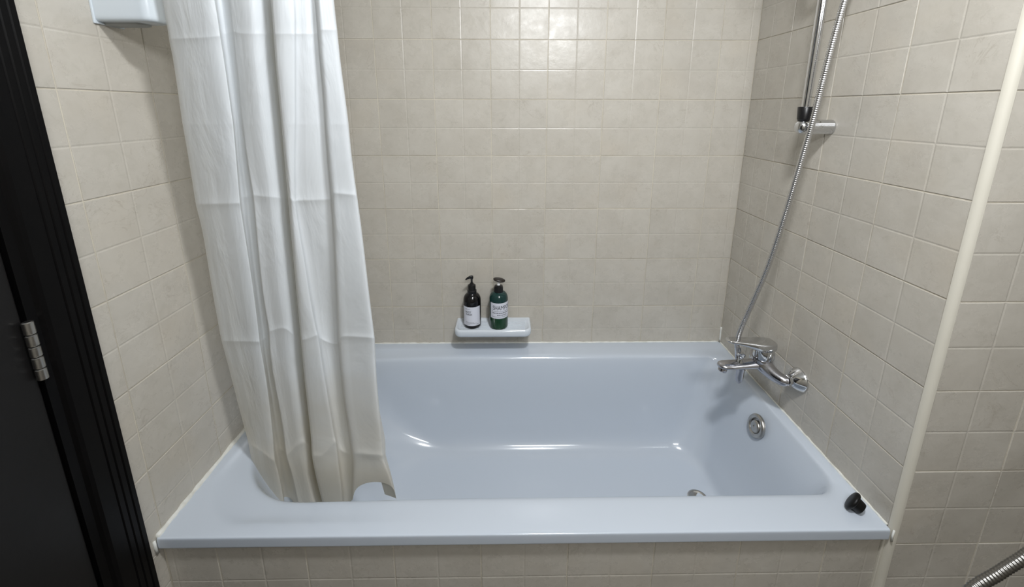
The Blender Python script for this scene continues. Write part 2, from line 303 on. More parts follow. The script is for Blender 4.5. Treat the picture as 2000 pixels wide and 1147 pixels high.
CURTAIN = [
 [(0.1389,-0.6650,1.6449),(0.1497,-0.6756,1.6424),(0.2050,-0.6910,1.6390),(0.2405,-0.6956,1.6381),(0.2502,-0.6890,1.6397),(0.2381,-0.6681,1.6446),(0.2360,-0.6474,1.6495),(0.2620,-0.6662,1.6452),(0.2673,-0.6733,1.6435),(0.2887,-0.6834,1.6412),(0.3140,-0.6876,1.6403),(0.3278,-0.6709,1.6444),(0.3209,-0.6259,1.6550),(0.3458,-0.6783,1.6427),(0.3573,-0.6959,1.6386),(0.3745,-0.6999,1.6377),(0.3957,-0.6937,1.6393),(0.3929,-0.6817,1.6421),(0.4150,-0.6808,1.6424),(0.4222,-0.6669,1.6458),(0.4354,-0.6915,1.6400),(0.4413,-0.6969,1.6388),(0.4513,-0.6920,1.6400),(0.4622,-0.6889,1.6407),(0.4596,-0.6750,1.6440),(0.4471,-0.6573,1.6482),(0.4271,-0.6463,1.6507)],
 [(0.1299,-0.6559,1.5835),(0.1408,-0.6665,1.5818),(0.1980,-0.6830,1.5812),(0.2350,-0.6884,1.5822),(0.2454,-0.6823,1.5850),(0.2342,-0.6618,1.5921),(0.2313,-0.6413,1.5956),(0.2573,-0.6607,1.5960),(0.2626,-0.6677,1.5948),(0.2833,-0.6777,1.5895),(0.3086,-0.6823,1.5889),(0.3223,-0.6658,1.5917),(0.3153,-0.6211,1.5994),(0.3402,-0.6735,1.5905),(0.3518,-0.6911,1.5875),(0.3681,-0.6953,1.5868),(0.3879,-0.6894,1.5879),(0.3850,-0.6775,1.5900),(0.4099,-0.6771,1.5901),(0.4189,-0.6634,1.5925),(0.4332,-0.6885,1.5954),(0.4392,-0.6940,1.5944),(0.4506,-0.6893,1.5953),(0.4628,-0.6864,1.5959),(0.4603,-0.6726,1.5984),(0.4468,-0.6544,1.5942),(0.4265,-0.6432,1.5961)],
 [(0.1301,-0.6562,1.5779),(0.1417,-0.6677,1.5762),(0.1995,-0.6851,1.5755),(0.2356,-0.6893,1.5767),(0.2466,-0.6841,1.5794),(0.2345,-0.6623,1.5865),(0.2321,-0.6426,1.5898),(0.2585,-0.6629,1.5902),(0.2630,-0.6687,1.5892),(0.2842,-0.6795,1.5839),(0.3087,-0.6828,1.5834),(0.3228,-0.6673,1.5860),(0.3162,-0.6234,1.5933),(0.3405,-0.6746,1.5849),(0.3525,-0.6930,1.5819),(0.3680,-0.6960,1.5814),(0.3880,-0.6909,1.5824),(0.3855,-0.6798,1.5842),(0.4101,-0.6782,1.5846),(0.4196,-0.6655,1.5867),(0.4333,-0.6893,1.5899),(0.4397,-0.6956,1.5888),(0.4515,-0.6918,1.5895),(0.4634,-0.6877,1.5903),(0.4612,-0.6747,1.5926),(0.4472,-0.6552,1.5885),(0.4273,-0.6448,1.5902)],
 [(0.1286,-0.6543,1.5726),(0.1396,-0.6650,1.5711),(0.1970,-0.6816,1.5706),(0.2341,-0.6871,1.5717),(0.2446,-0.6811,1.5745),(0.2334,-0.6606,1.5813),(0.2304,-0.6401,1.5846),(0.2562,-0.6595,1.5852),(0.2615,-0.6665,1.5841),(0.2822,-0.6765,1.5789),(0.3075,-0.6812,1.5783),(0.3212,-0.6648,1.5809),(0.3141,-0.6201,1.5880),(0.3391,-0.6725,1.5798),(0.3507,-0.6901,1.5770),(0.3668,-0.6944,1.5764),(0.3862,-0.6885,1.5774),(0.3834,-0.6766,1.5793),(0.4089,-0.6763,1.5794),(0.4183,-0.6627,1.5816),(0.4325,-0.6878,1.5848),(0.4386,-0.6933,1.5839),(0.4503,-0.6887,1.5847),(0.4628,-0.6859,1.5853),(0.4603,-0.6720,1.5876),(0.4468,-0.6538,1.5832),(0.4264,-0.6426,1.5849)],
 [(0.1262,-0.6494,1.5374),(0.1372,-0.6601,1.5363),(0.1948,-0.6769,1.5347),(0.2320,-0.6825,1.5342),(0.2423,-0.6764,1.5349),(0.2303,-0.6555,1.5370),(0.2266,-0.6351,1.5392),(0.2508,-0.6542,1.5373),(0.2562,-0.6613,1.5365),(0.2778,-0.6719,1.5355),(0.3032,-0.6768,1.5350),(0.3169,-0.6607,1.5368),(0.3099,-0.6162,1.5415),(0.3349,-0.6686,1.5360),(0.3466,-0.6862,1.5341),(0.3617,-0.6906,1.5337),(0.3796,-0.6849,1.5344),(0.3768,-0.6730,1.5356),(0.4050,-0.6732,1.5357),(0.4162,-0.6599,1.5372),(0.4296,-0.6846,1.5346),(0.4358,-0.6901,1.5340),(0.4486,-0.6858,1.5345),(0.4622,-0.6832,1.5348),(0.4599,-0.6694,1.5363),(0.4471,-0.6515,1.5381),(0.4264,-0.6400,1.5393)],
 [(0.1183,-0.6416,1.4794),(0.1295,-0.6523,1.4790),(0.1887,-0.6699,1.4785),(0.2271,-0.6760,1.4783),(0.2379,-0.6702,1.4786),(0.2260,-0.6493,1.4793),(0.2213,-0.6289,1.4801),(0.2445,-0.6481,1.4794),(0.2499,-0.6552,1.4792),(0.2720,-0.6660,1.4788),(0.2981,-0.6713,1.4787),(0.3124,-0.6556,1.4793),(0.3057,-0.6113,1.4810),(0.3307,-0.6636,1.4790),(0.3426,-0.6813,1.4784),(0.3558,-0.6857,1.4782),(0.3710,-0.6801,1.4785),(0.3681,-0.6682,1.4789),(0.4010,-0.6692,1.4790),(0.4152,-0.6563,1.4795),(0.4287,-0.6811,1.4786),(0.4350,-0.6866,1.4784),(0.4490,-0.6826,1.4786),(0.4639,-0.6803,1.4787),(0.4617,-0.6666,1.4792),(0.4488,-0.6486,1.4798),(0.4277,-0.6369,1.4803)],
 [(0.1108,-0.6343,1.4226),(0.1221,-0.6450,1.4229),(0.1830,-0.6633,1.4235),(0.2225,-0.6700,1.4237),(0.2338,-0.6643,1.4236),(0.2219,-0.6434,1.4230),(0.2163,-0.6231,1.4224),(0.2379,-0.6414,1.4229),(0.2449,-0.6511,1.4232),(0.2665,-0.6605,1.4235),(0.2932,-0.6661,1.4237),(0.3082,-0.6507,1.4233),(0.3018,-0.6067,1.4221),(0.3269,-0.6589,1.4235),(0.3388,-0.6767,1.4241),(0.3502,-0.6810,1.4242),(0.3626,-0.6754,1.4240),(0.3597,-0.6636,1.4237),(0.3954,-0.6652,1.4238),(0.4113,-0.6527,1.4235),(0.4250,-0.6775,1.4242),(0.4314,-0.6831,1.4244),(0.4479,-0.6795,1.4243),(0.4654,-0.6777,1.4242),(0.4632,-0.6639,1.4239),(0.4502,-0.6459,1.4233),(0.4288,-0.6339,1.4230)],
 [(0.1102,-0.6337,1.4153),(0.1218,-0.6447,1.4157),(0.1828,-0.6633,1.4165),(0.2221,-0.6696,1.4167),(0.2335,-0.6642,1.4166),(0.2214,-0.6430,1.4158),(0.2160,-0.6229,1.4150),(0.2375,-0.6411,1.4157),(0.2448,-0.6513,1.4161),(0.2662,-0.6605,1.4165),(0.2928,-0.6657,1.4167),(0.3079,-0.6506,1.4161),(0.3017,-0.6069,1.4146),(0.3266,-0.6588,1.4165),(0.3387,-0.6768,1.4171),(0.3496,-0.6807,1.4173),(0.3617,-0.6754,1.4171),(0.3590,-0.6638,1.4167),(0.3948,-0.6651,1.4168),(0.4111,-0.6530,1.4164),(0.4246,-0.6774,1.4173),(0.4311,-0.6832,1.4175),(0.4480,-0.6799,1.4174),(0.4655,-0.6778,1.4173),(0.4634,-0.6643,1.4168),(0.4503,-0.6459,1.4161),(0.4289,-0.6341,1.4157)],
 [(0.1093,-0.6324,1.4080),(0.1207,-0.6432,1.4084),(0.1815,-0.6616,1.4093),(0.2210,-0.6684,1.4097),(0.2322,-0.6628,1.4094),(0.2203,-0.6419,1.4085),(0.2149,-0.6216,1.4076),(0.2361,-0.6393,1.4084),(0.2442,-0.6506,1.4089),(0.2652,-0.6591,1.4093),(0.2920,-0.6648,1.4096),(0.3070,-0.6495,1.4089),(0.3006,-0.6055,1.4070),(0.3257,-0.6578,1.4093),(0.3377,-0.6755,1.4101),(0.3486,-0.6798,1.4103),(0.3601,-0.6742,1.4101),(0.3573,-0.6624,1.4096),(0.3938,-0.6641,1.4097),(0.4102,-0.6518,1.4091),(0.4239,-0.6766,1.4103),(0.4303,-0.6822,1.4105),(0.4474,-0.6787,1.4104),(0.4652,-0.6770,1.4103),(0.4631,-0.6633,1.4097),(0.4501,-0.6452,1.4089),(0.4286,-0.6332,1.4083)],
 [(0.1038,-0.6246,1.3433),(0.1153,-0.6355,1.3446),(0.1749,-0.6544,1.3468),(0.2136,-0.6615,1.3476),(0.2245,-0.6561,1.3470),(0.2125,-0.6352,1.3445),(0.2080,-0.6151,1.3422),(0.2290,-0.6306,1.3440),(0.2414,-0.6486,1.3461),(0.2598,-0.6531,1.3466),(0.2867,-0.6591,1.3474),(0.3017,-0.6441,1.3456),(0.2952,-0.6004,1.3404),(0.3204,-0.6526,1.3466),(0.3325,-0.6704,1.3487),(0.3409,-0.6745,1.3492),(0.3487,-0.6687,1.3485),(0.3458,-0.6570,1.3471),(0.3877,-0.6598,1.3474),(0.4076,-0.6481,1.3461),(0.4214,-0.6729,1.3490),(0.4279,-0.6786,1.3497),(0.4459,-0.6755,1.3493),(0.4648,-0.6741,1.3491),(0.4627,-0.6605,1.3475),(0.4496,-0.6423,1.3454),(0.4276,-0.6300,1.3439)],
 [(0.0935,-0.6140,1.2494),(0.1051,-0.6249,1.2518),(0.1639,-0.6444,1.2572),(0.2021,-0.6522,1.2600),(0.2126,-0.6469,1.2588),(0.2034,-0.6274,1.2682),(0.2017,-0.6077,1.2641),(0.2255,-0.6213,1.2714),(0.2426,-0.6469,1.2765),(0.2570,-0.6466,1.2742),(0.2827,-0.6526,1.2732),(0.2965,-0.6377,1.2679),(0.2899,-0.5943,1.2613),(0.3151,-0.6465,1.2720),(0.3273,-0.6643,1.2756),(0.3326,-0.6679,1.2698),(0.3370,-0.6617,1.2663),(0.3342,-0.6498,1.2660),(0.3804,-0.6533,1.2666),(0.4038,-0.6433,1.2667),(0.4193,-0.6689,1.2850),(0.4259,-0.6747,1.2862),(0.4462,-0.6720,1.2835),(0.4673,-0.6711,1.2811),(0.4652,-0.6574,1.2762),(0.4517,-0.6390,1.2703),(0.4292,-0.6264,1.2677)],
 [(0.0944,-0.6151,1.2416),(0.1073,-0.6276,1.2445),(0.1668,-0.6488,1.2504),(0.2031,-0.6542,1.2527),(0.2145,-0.6505,1.2518),(0.2038,-0.6287,1.2605),(0.2033,-0.6106,1.2566),(0.2280,-0.6254,1.2643),(0.2441,-0.6495,1.2693),(0.2592,-0.6503,1.2673),(0.2833,-0.6540,1.2658),(0.2979,-0.6407,1.2607),(0.2920,-0.5989,1.2540),(0.3160,-0.6487,1.2646),(0.3290,-0.6681,1.2688),(0.3332,-0.6693,1.2625),(0.3385,-0.6648,1.2593),(0.3364,-0.6541,1.2591),(0.3811,-0.6550,1.2593),(0.4053,-0.6472,1.2598),(0.4198,-0.6705,1.2778),(0.4271,-0.6778,1.2793),(0.4483,-0.6768,1.2769),(0.4687,-0.6736,1.2741),(0.4672,-0.6615,1.2694),(0.4528,-0.6407,1.2628),(0.4310,-0.6297,1.2604)],
 [(0.0922,-0.6121,1.2327),(0.1039,-0.6231,1.2353),(0.1622,-0.6427,1.2411),(0.2002,-0.6505,1.2440),(0.2106,-0.6453,1.2428),(0.2014,-0.6258,1.2519),(0.2001,-0.6061,1.2475),(0.2238,-0.6192,1.2550),(0.2419,-0.6464,1.2609),(0.2558,-0.6451,1.2584),(0.2814,-0.6512,1.2575),(0.2952,-0.6364,1.2519),(0.2885,-0.5930,1.2445),(0.3138,-0.6452,1.2561),(0.3260,-0.6630,1.2600),(0.3315,-0.6666,1.2543),(0.3363,-0.6605,1.2506),(0.3333,-0.6480,1.2500),(0.3791,-0.6510,1.2506),(0.4030,-0.6423,1.2508),(0.4186,-0.6679,1.2697),(0.4252,-0.6737,1.2709),(0.4462,-0.6712,1.2682),(0.4680,-0.6704,1.2658),(0.4660,-0.6567,1.2607),(0.4524,-0.6383,1.2544),(0.4299,-0.6256,1.2516)],
 [(0.0931,-0.6064,1.1790),(0.1048,-0.6174,1.1823),(0.1613,-0.6371,1.1880),(0.1979,-0.6449,1.1903),(0.2079,-0.6398,1.1887),(0.1960,-0.6190,1.1825),(0.1939,-0.5994,1.1767),(0.2158,-0.6118,1.1803),(0.2346,-0.6399,1.1887),(0.2488,-0.6385,1.1883),(0.2753,-0.6451,1.1902),(0.2898,-0.6308,1.1858),(0.2829,-0.5875,1.1729),(0.3082,-0.6396,1.1884),(0.3206,-0.6575,1.1938),(0.3281,-0.6617,1.1950),(0.3347,-0.6561,1.1933),(0.3301,-0.6410,1.1888),(0.3744,-0.6420,1.1890),(0.3998,-0.6383,1.1878),(0.4140,-0.6633,1.1953),(0.4208,-0.6691,1.1970),(0.4451,-0.6674,1.1964),(0.4701,-0.6674,1.1964),(0.4684,-0.6539,1.1923),(0.4550,-0.6355,1.1869),(0.4320,-0.6225,1.1830)],
 [(0.0842,-0.5973,1.0893),(0.0961,-0.6083,1.0936),(0.1546,-0.6288,1.1015),(0.1927,-0.6372,1.1047),(0.2033,-0.6323,1.1027),(0.1914,-0.6116,1.0946),(0.1870,-0.5918,1.0868),(0.2061,-0.6040,1.0915),(0.2251,-0.6322,1.1026),(0.2400,-0.6310,1.1021),(0.2677,-0.6381,1.1048),(0.2833,-0.6242,1.0992),(0.2770,-0.5812,1.0823),(0.3023,-0.6333,1.1028),(0.3149,-0.6512,1.1098),(0.3257,-0.6560,1.1117),(0.3373,-0.6512,1.1097),(0.3315,-0.6332,1.1026),(0.3690,-0.6311,1.1016),(0.3934,-0.6331,1.1023),(0.4077,-0.6581,1.1122),(0.4148,-0.6640,1.1145),(0.4427,-0.6632,1.1141),(0.4713,-0.6641,1.1143),(0.4697,-0.6506,1.1090),(0.4562,-0.6321,1.1017),(0.4326,-0.6188,1.0966)],
 [(0.0767,-0.5882,0.9942),(0.0887,-0.5993,0.9996),(0.1482,-0.6204,1.0098),(0.1872,-0.6294,1.0140),(0.1981,-0.6247,1.0117),(0.1863,-0.6040,1.0014),(0.1811,-0.5842,0.9917),(0.1993,-0.5964,0.9976),(0.2184,-0.6246,1.0115),(0.2335,-0.6236,1.0110),(0.2615,-0.6310,1.0145),(0.2772,-0.6174,1.0077),(0.2710,-0.5747,0.9865),(0.2963,-0.6267,1.0122),(0.3090,-0.6447,1.0210),(0.3216,-0.6499,1.0235),(0.3359,-0.6456,1.0214),(0.3289,-0.6252,1.0113),(0.3617,-0.6205,1.0088),(0.3858,-0.6274,1.0121),(0.4005,-0.6525,1.0245),(0.4077,-0.6586,1.0274),(0.4398,-0.6588,1.0274),(0.4726,-0.6608,1.0282),(0.4712,-0.6473,1.0216),(0.4575,-0.6287,1.0124),(0.4334,-0.6151,1.0057)],
 [(0.0708,-0.5791,0.8932),(0.0830,-0.5902,0.8998),(0.1410,-0.6116,0.9109),(0.1792,-0.6208,0.9162),(0.1895,-0.6161,0.9120),(0.1782,-0.5957,0.9025),(0.1746,-0.5764,0.8937),(0.1977,-0.5903,0.9213),(0.2172,-0.6187,0.9402),(0.2328,-0.6183,0.9453),(0.2612,-0.6264,0.9576),(0.2719,-0.6110,0.9220),(0.2652,-0.5684,0.8969),(0.2898,-0.6201,0.9218),(0.3023,-0.6379,0.9297),(0.3191,-0.6440,0.9358),(0.3404,-0.6416,0.9448),(0.3326,-0.6207,0.9246),(0.3571,-0.6145,0.9045),(0.3771,-0.6211,0.9083),(0.3935,-0.6469,0.9371),(0.4018,-0.6534,0.9487),(0.4381,-0.6547,0.9466),(0.4751,-0.6577,0.9456),(0.4736,-0.6442,0.9350),(0.4597,-0.6255,0.9239),(0.4351,-0.6115,0.9158)],
 [(0.0724,-0.5807,0.8857),(0.0860,-0.5936,0.8935),(0.1448,-0.6168,0.9059),(0.1809,-0.6233,0.9096),(0.1922,-0.6205,0.9065),(0.1792,-0.5973,0.8951),(0.1765,-0.5798,0.8873),(0.2004,-0.5955,0.9161),(0.2182,-0.6213,0.9337),(0.2349,-0.6227,0.9397),(0.2618,-0.6281,0.9506),(0.2737,-0.6146,0.9159),(0.2680,-0.5738,0.8916),(0.2911,-0.6228,0.9153),(0.3046,-0.6424,0.9245),(0.3203,-0.6459,0.9291),(0.3433,-0.6454,0.9392),(0.3365,-0.6264,0.9199),(0.3586,-0.6174,0.8981),(0.3788,-0.6257,0.9030),(0.3940,-0.6488,0.9304),(0.4031,-0.6571,0.9431),(0.4402,-0.6603,0.9422),(0.4761,-0.6607,0.9396),(0.4753,-0.6491,0.9300),(0.4605,-0.6276,0.9171),(0.4365,-0.6154,0.9099)],
 [(0.0705,-0.5775,0.8752),(0.0827,-0.5887,0.8821),(0.1402,-0.6101,0.8936),(0.1781,-0.6193,0.8990),(0.1882,-0.6147,0.8947),(0.1770,-0.5942,0.8849),(0.1729,-0.5749,0.8758),(0.1955,-0.5888,0.9038),(0.2151,-0.6172,0.9233),(0.2309,-0.6169,0.9283),(0.2596,-0.6250,0.9409),(0.2706,-0.6098,0.9049),(0.2641,-0.5673,0.8791),(0.2887,-0.6189,0.9049),(0.3012,-0.6368,0.9131),(0.3191,-0.6431,0.9195),(0.3421,-0.6410,0.9286),(0.3344,-0.6202,0.9081),(0.3571,-0.6138,0.8876),(0.3760,-0.6202,0.8915),(0.3925,-0.6460,0.9208),(0.4008,-0.6525,0.9326),(0.4373,-0.6539,0.9306),(0.4745,-0.6571,0.9297),(0.4730,-0.6437,0.9189),(0.4591,-0.6249,0.9074),(0.4344,-0.6108,0.8990)],
 [(0.0722,-0.5712,0.8016),(0.0845,-0.5825,0.8093),(0.1400,-0.6042,0.8239),(0.1764,-0.6135,0.8302),(0.1862,-0.6091,0.8270),(0.1746,-0.5884,0.8128),(0.1673,-0.5685,0.7990),(0.1832,-0.5806,0.8072),(0.2026,-0.6088,0.8267),(0.2184,-0.6084,0.8263),(0.2472,-0.6166,0.8318),(0.2637,-0.6038,0.8228),(0.2579,-0.5617,0.7936),(0.2833,-0.6136,0.8294),(0.2964,-0.6317,0.8419),(0.3168,-0.6386,0.8465),(0.3428,-0.6370,0.8452),(0.3364,-0.6167,0.8312),(0.3580,-0.6110,0.8270),(0.3747,-0.6172,0.8312),(0.3897,-0.6424,0.8486),(0.3973,-0.6487,0.8529),(0.4339,-0.6507,0.8540),(0.4710,-0.6545,0.8564),(0.4699,-0.6412,0.8472),(0.4557,-0.6223,0.8341),(0.4304,-0.6079,0.8243)],
 [(0.0723,-0.5634,0.7052),(0.0847,-0.5748,0.7141),(0.1372,-0.5965,0.7308),(0.1718,-0.6059,0.7380),(0.1809,-0.6015,0.7344),(0.1693,-0.5809,0.7182),(0.1656,-0.5617,0.7030),(0.1857,-0.5747,0.7131),(0.2050,-0.6029,0.7353),(0.2193,-0.6025,0.7349),(0.2460,-0.6107,0.7411),(0.2604,-0.5978,0.7308),(0.2531,-0.5557,0.6975),(0.2785,-0.6075,0.7383),(0.2917,-0.6257,0.7525),(0.3149,-0.6333,0.7584),(0.3450,-0.6330,0.7579),(0.3388,-0.6128,0.7419),(0.3574,-0.6069,0.7371),(0.3719,-0.6129,0.7417),(0.3871,-0.6382,0.7616),(0.3949,-0.6445,0.7665),(0.4317,-0.6472,0.7683),(0.4689,-0.6516,0.7715),(0.4678,-0.6384,0.7611),(0.4534,-0.6193,0.7461),(0.4275,-0.6045,0.7346)],
 [(0.0746,-0.5543,0.5863),(0.0871,-0.5657,0.5965),(0.1334,-0.5868,0.6152),(0.1639,-0.5959,0.6231),(0.1712,-0.5913,0.6189),(0.1596,-0.5707,0.6003),(0.1587,-0.5522,0.5835),(0.1825,-0.5661,0.5958),(0.2017,-0.5944,0.6213),(0.2157,-0.5941,0.6210),(0.2418,-0.6025,0.6283),(0.2556,-0.5899,0.6167),(0.2480,-0.5479,0.5786),(0.2733,-0.5997,0.6254),(0.2867,-0.6179,0.6419),(0.3124,-0.6264,0.6494),(0.3464,-0.6274,0.6499),(0.3404,-0.6073,0.6317),(0.3605,-0.6021,0.6267),(0.3758,-0.6084,0.6323),(0.3910,-0.6339,0.6553),(0.3989,-0.6403,0.6611),(0.4346,-0.6434,0.6635),(0.4708,-0.6482,0.6675),(0.4699,-0.6352,0.6556),(0.4779,-0.6177,0.6397),(0.4287,-0.6005,0.6245)],
 [(0.0756,-0.5530,0.5687),(0.0874,-0.5642,0.5756),(0.1296,-0.5838,0.5742),(0.1554,-0.5910,0.5551),(0.1622,-0.5863,0.5471),(0.1573,-0.5685,0.5691),(0.1571,-0.5501,0.5519),(0.1785,-0.5629,0.5439),(0.1973,-0.5910,0.5675),(0.2130,-0.5916,0.5807),(0.2430,-0.6017,0.6183),(0.2562,-0.5890,0.6064),(0.2454,-0.5459,0.5469),(0.2685,-0.5967,0.5786),(0.2811,-0.6146,0.5894),(0.3067,-0.6230,0.5878),(0.3489,-0.6272,0.6467),(0.3401,-0.6060,0.6024),(0.3594,-0.6003,0.5810),(0.3748,-0.6066,0.5806),(0.3901,-0.6321,0.6050),(0.3990,-0.6390,0.6207),(0.4337,-0.6419,0.6170),(0.4693,-0.6467,0.6182),(0.4684,-0.6337,0.6056),(0.4759,-0.6168,0.6112),(0.4286,-0.5995,0.5953)],
 [(0.0767,-0.5545,0.5569),(0.0900,-0.5676,0.5658),(0.1334,-0.5892,0.5664),(0.1572,-0.5936,0.5447),(0.1652,-0.5908,0.5385),(0.1584,-0.5701,0.5576),(0.1595,-0.5537,0.5419),(0.1822,-0.5685,0.5360),(0.1992,-0.5937,0.5572),(0.2159,-0.5962,0.5723),(0.2438,-0.6034,0.6073),(0.2577,-0.5926,0.5971),(0.2477,-0.5514,0.5387),(0.2693,-0.5993,0.5683),(0.2830,-0.6192,0.5812),(0.3075,-0.6248,0.5770),(0.3513,-0.6312,0.6382),(0.3435,-0.6118,0.5954),(0.3615,-0.6034,0.5712),(0.3778,-0.6117,0.5728),(0.3918,-0.6342,0.5947),(0.4015,-0.6431,0.6124),(0.4366,-0.6479,0.6106),(0.4706,-0.6498,0.6091),(0.4704,-0.6387,0.5982),(0.4750,-0.6190,0.6008),(0.4303,-0.6035,0.5865)],
 [(0.0741,-0.5509,0.5402),(0.0860,-0.5621,0.5475),(0.1284,-0.5818,0.5464),(0.1543,-0.5892,0.5273),(0.1612,-0.5845,0.5192),(0.1564,-0.5667,0.5412),(0.1566,-0.5485,0.5235),(0.1784,-0.5613,0.5157),(0.1972,-0.5894,0.5401),(0.2125,-0.5900,0.5534),(0.2418,-0.6000,0.5916),(0.2543,-0.5872,0.5793),(0.2430,-0.5441,0.5183),(0.2662,-0.5949,0.5512),(0.2788,-0.6128,0.5624),(0.3055,-0.6215,0.5612),(0.3494,-0.6262,0.6213),(0.3406,-0.6049,0.5761),(0.3604,-0.5994,0.5546),(0.3760,-0.6058,0.5543),(0.3913,-0.6313,0.5794),(0.4002,-0.6382,0.5955),(0.4344,-0.6411,0.5918),(0.4694,-0.6459,0.5931),(0.4686,-0.6329,0.5801),(0.4722,-0.6161,0.5855),(0.4286,-0.5986,0.5690)],
 [(0.0711,-0.5450,0.4576),(0.0834,-0.5564,0.4671),(0.1285,-0.5775,0.4870),(0.1583,-0.5866,0.4948),(0.1652,-0.5819,0.4885),(0.1536,-0.5614,0.4665),(0.1559,-0.5436,0.4480),(0.1835,-0.5584,0.4630),(0.2026,-0.5867,0.4923),(0.2151,-0.5863,0.4917),(0.2389,-0.5944,0.4999),(0.2505,-0.5815,0.4863),(0.2413,-0.5394,0.4426),(0.2666,-0.5911,0.4961),(0.2802,-0.6094,0.5151),(0.3084,-0.6187,0.5244),(0.3461,-0.6209,0.5262),(0.3404,-0.6009,0.5054),(0.3570,-0.5951,0.4992),(0.3703,-0.6013,0.5102),(0.3859,-0.6268,0.5378),(0.3957,-0.6341,0.5619),(0.4380,-0.6391,0.5741),(0.4792,-0.6454,0.5736),(0.4772,-0.6318,0.5418),(0.4819,-0.6143,0.5250),(0.4358,-0.5968,0.5128)],
 [(0.0710,-0.5410,0.3990),(0.0830,-0.5522,0.4071),(0.1274,-0.5732,0.4270),(0.1568,-0.5823,0.4340),(0.1634,-0.5776,0.4261),(0.1518,-0.5570,0.4022),(0.1557,-0.5396,0.3830),(0.1851,-0.5548,0.3994),(0.2041,-0.5831,0.4304),(0.2171,-0.5828,0.4300),(0.2416,-0.5911,0.4388),(0.2539,-0.5785,0.4247),(0.2455,-0.5365,0.3784),(0.2704,-0.5882,0.4352),(0.2839,-0.6065,0.4553),(0.3104,-0.6155,0.4649),(0.3457,-0.6172,0.4663),(0.3401,-0.5972,0.4443),(0.3516,-0.5904,0.4366),(0.3620,-0.5960,0.4515),(0.3779,-0.6216,0.4818),(0.3894,-0.6296,0.5217),(0.4395,-0.6366,0.5427),(0.4872,-0.6443,0.5385),(0.4843,-0.6303,0.4900),(0.4867,-0.6129,0.4734),(0.4432,-0.5953,0.4648)],
 [(0.0682,-0.5400,0.3572),(0.0802,-0.5515,0.3647),(0.1266,-0.5729,0.3851),(0.1573,-0.5824,0.3919),(0.1645,-0.5779,0.3832),(0.1529,-0.5574,0.3580),(0.1574,-0.5400,0.3379),(0.1876,-0.5553,0.3551),(0.2066,-0.5836,0.3875),(0.2202,-0.5834,0.3871),(0.2456,-0.5919,0.3965),(0.2590,-0.5793,0.3818),(0.2514,-0.5374,0.3336),(0.2760,-0.5891,0.3929),(0.2894,-0.6074,0.4138),(0.3119,-0.6154,0.4227),(0.3411,-0.6156,0.4226),(0.3355,-0.5956,0.3996),(0.3463,-0.5886,0.3913),(0.3565,-0.5937,0.4091),(0.3726,-0.6192,0.4413),(0.3848,-0.6265,0.4919),(0.4407,-0.6348,0.5195),(0.4932,-0.6436,0.5123),(0.4899,-0.6300,0.4520),(0.4877,-0.6125,0.4355),(0.4489,-0.5946,0.4294)],
]
# ================================================================= THE ROOM
R = 1.6527          # right alcove wall
YF = -0.779         # front face of the wall beside the bath
ZG, T = 1.480, 0.2  # tile grid
def struct(name, m_, boxes=(), parent=None):
    bm = bmesh.new()
    for lo, hi in boxes: box(bm, lo, hi)
    o = from_bm(name, bm, m_, parent); 
    if parent is None: o['kind'] = 'structure'
    return o
G = 0.0016          # joint depth
floor = struct('floor', M['floor'], [((-.1, -2.4, -.1), (3.1, .1, 0))])
ceiling = struct('ceiling', M['paint'], [((-.1, -2.4, 2.4), (3.1, .1, 2.5))])
wall_back = struct('wall_back', M['grout'], [((-.1, G, 0), (R + .1, .1, 2.4))])
wall_left = struct('wall_left', M['grout'], [((-.12, -.835, 0), (-G, 0, 2.4)), ((-.12, -2.3, 0), (-G, -1.86, 2.4)), ((-.12, -1.86, 2.09), (-G, -.835, 2.4))])
wall_right = struct('wall_right', M['grout'], [((R + G, -.766, 0), (R + .06, 0, 2.4))])
wall_front = struct('wall_front', M['grout'], [((R + .0125, YF + G, 0), (2.95, -.68, 2.4))])
wall_rear = struct('wall_rear', M['tile'], [((-.12, -2.4, 0), (3.05, -2.3, 2.4))])
wall_side = struct('wall_side', M['tile'], [((2.95, -2.3, 0), (3.05, -.68, 2.4))])
wall_apron = struct('wall_apron', M['grout'], [((0, -.766 + G, 0), (R, -.72, .492))])

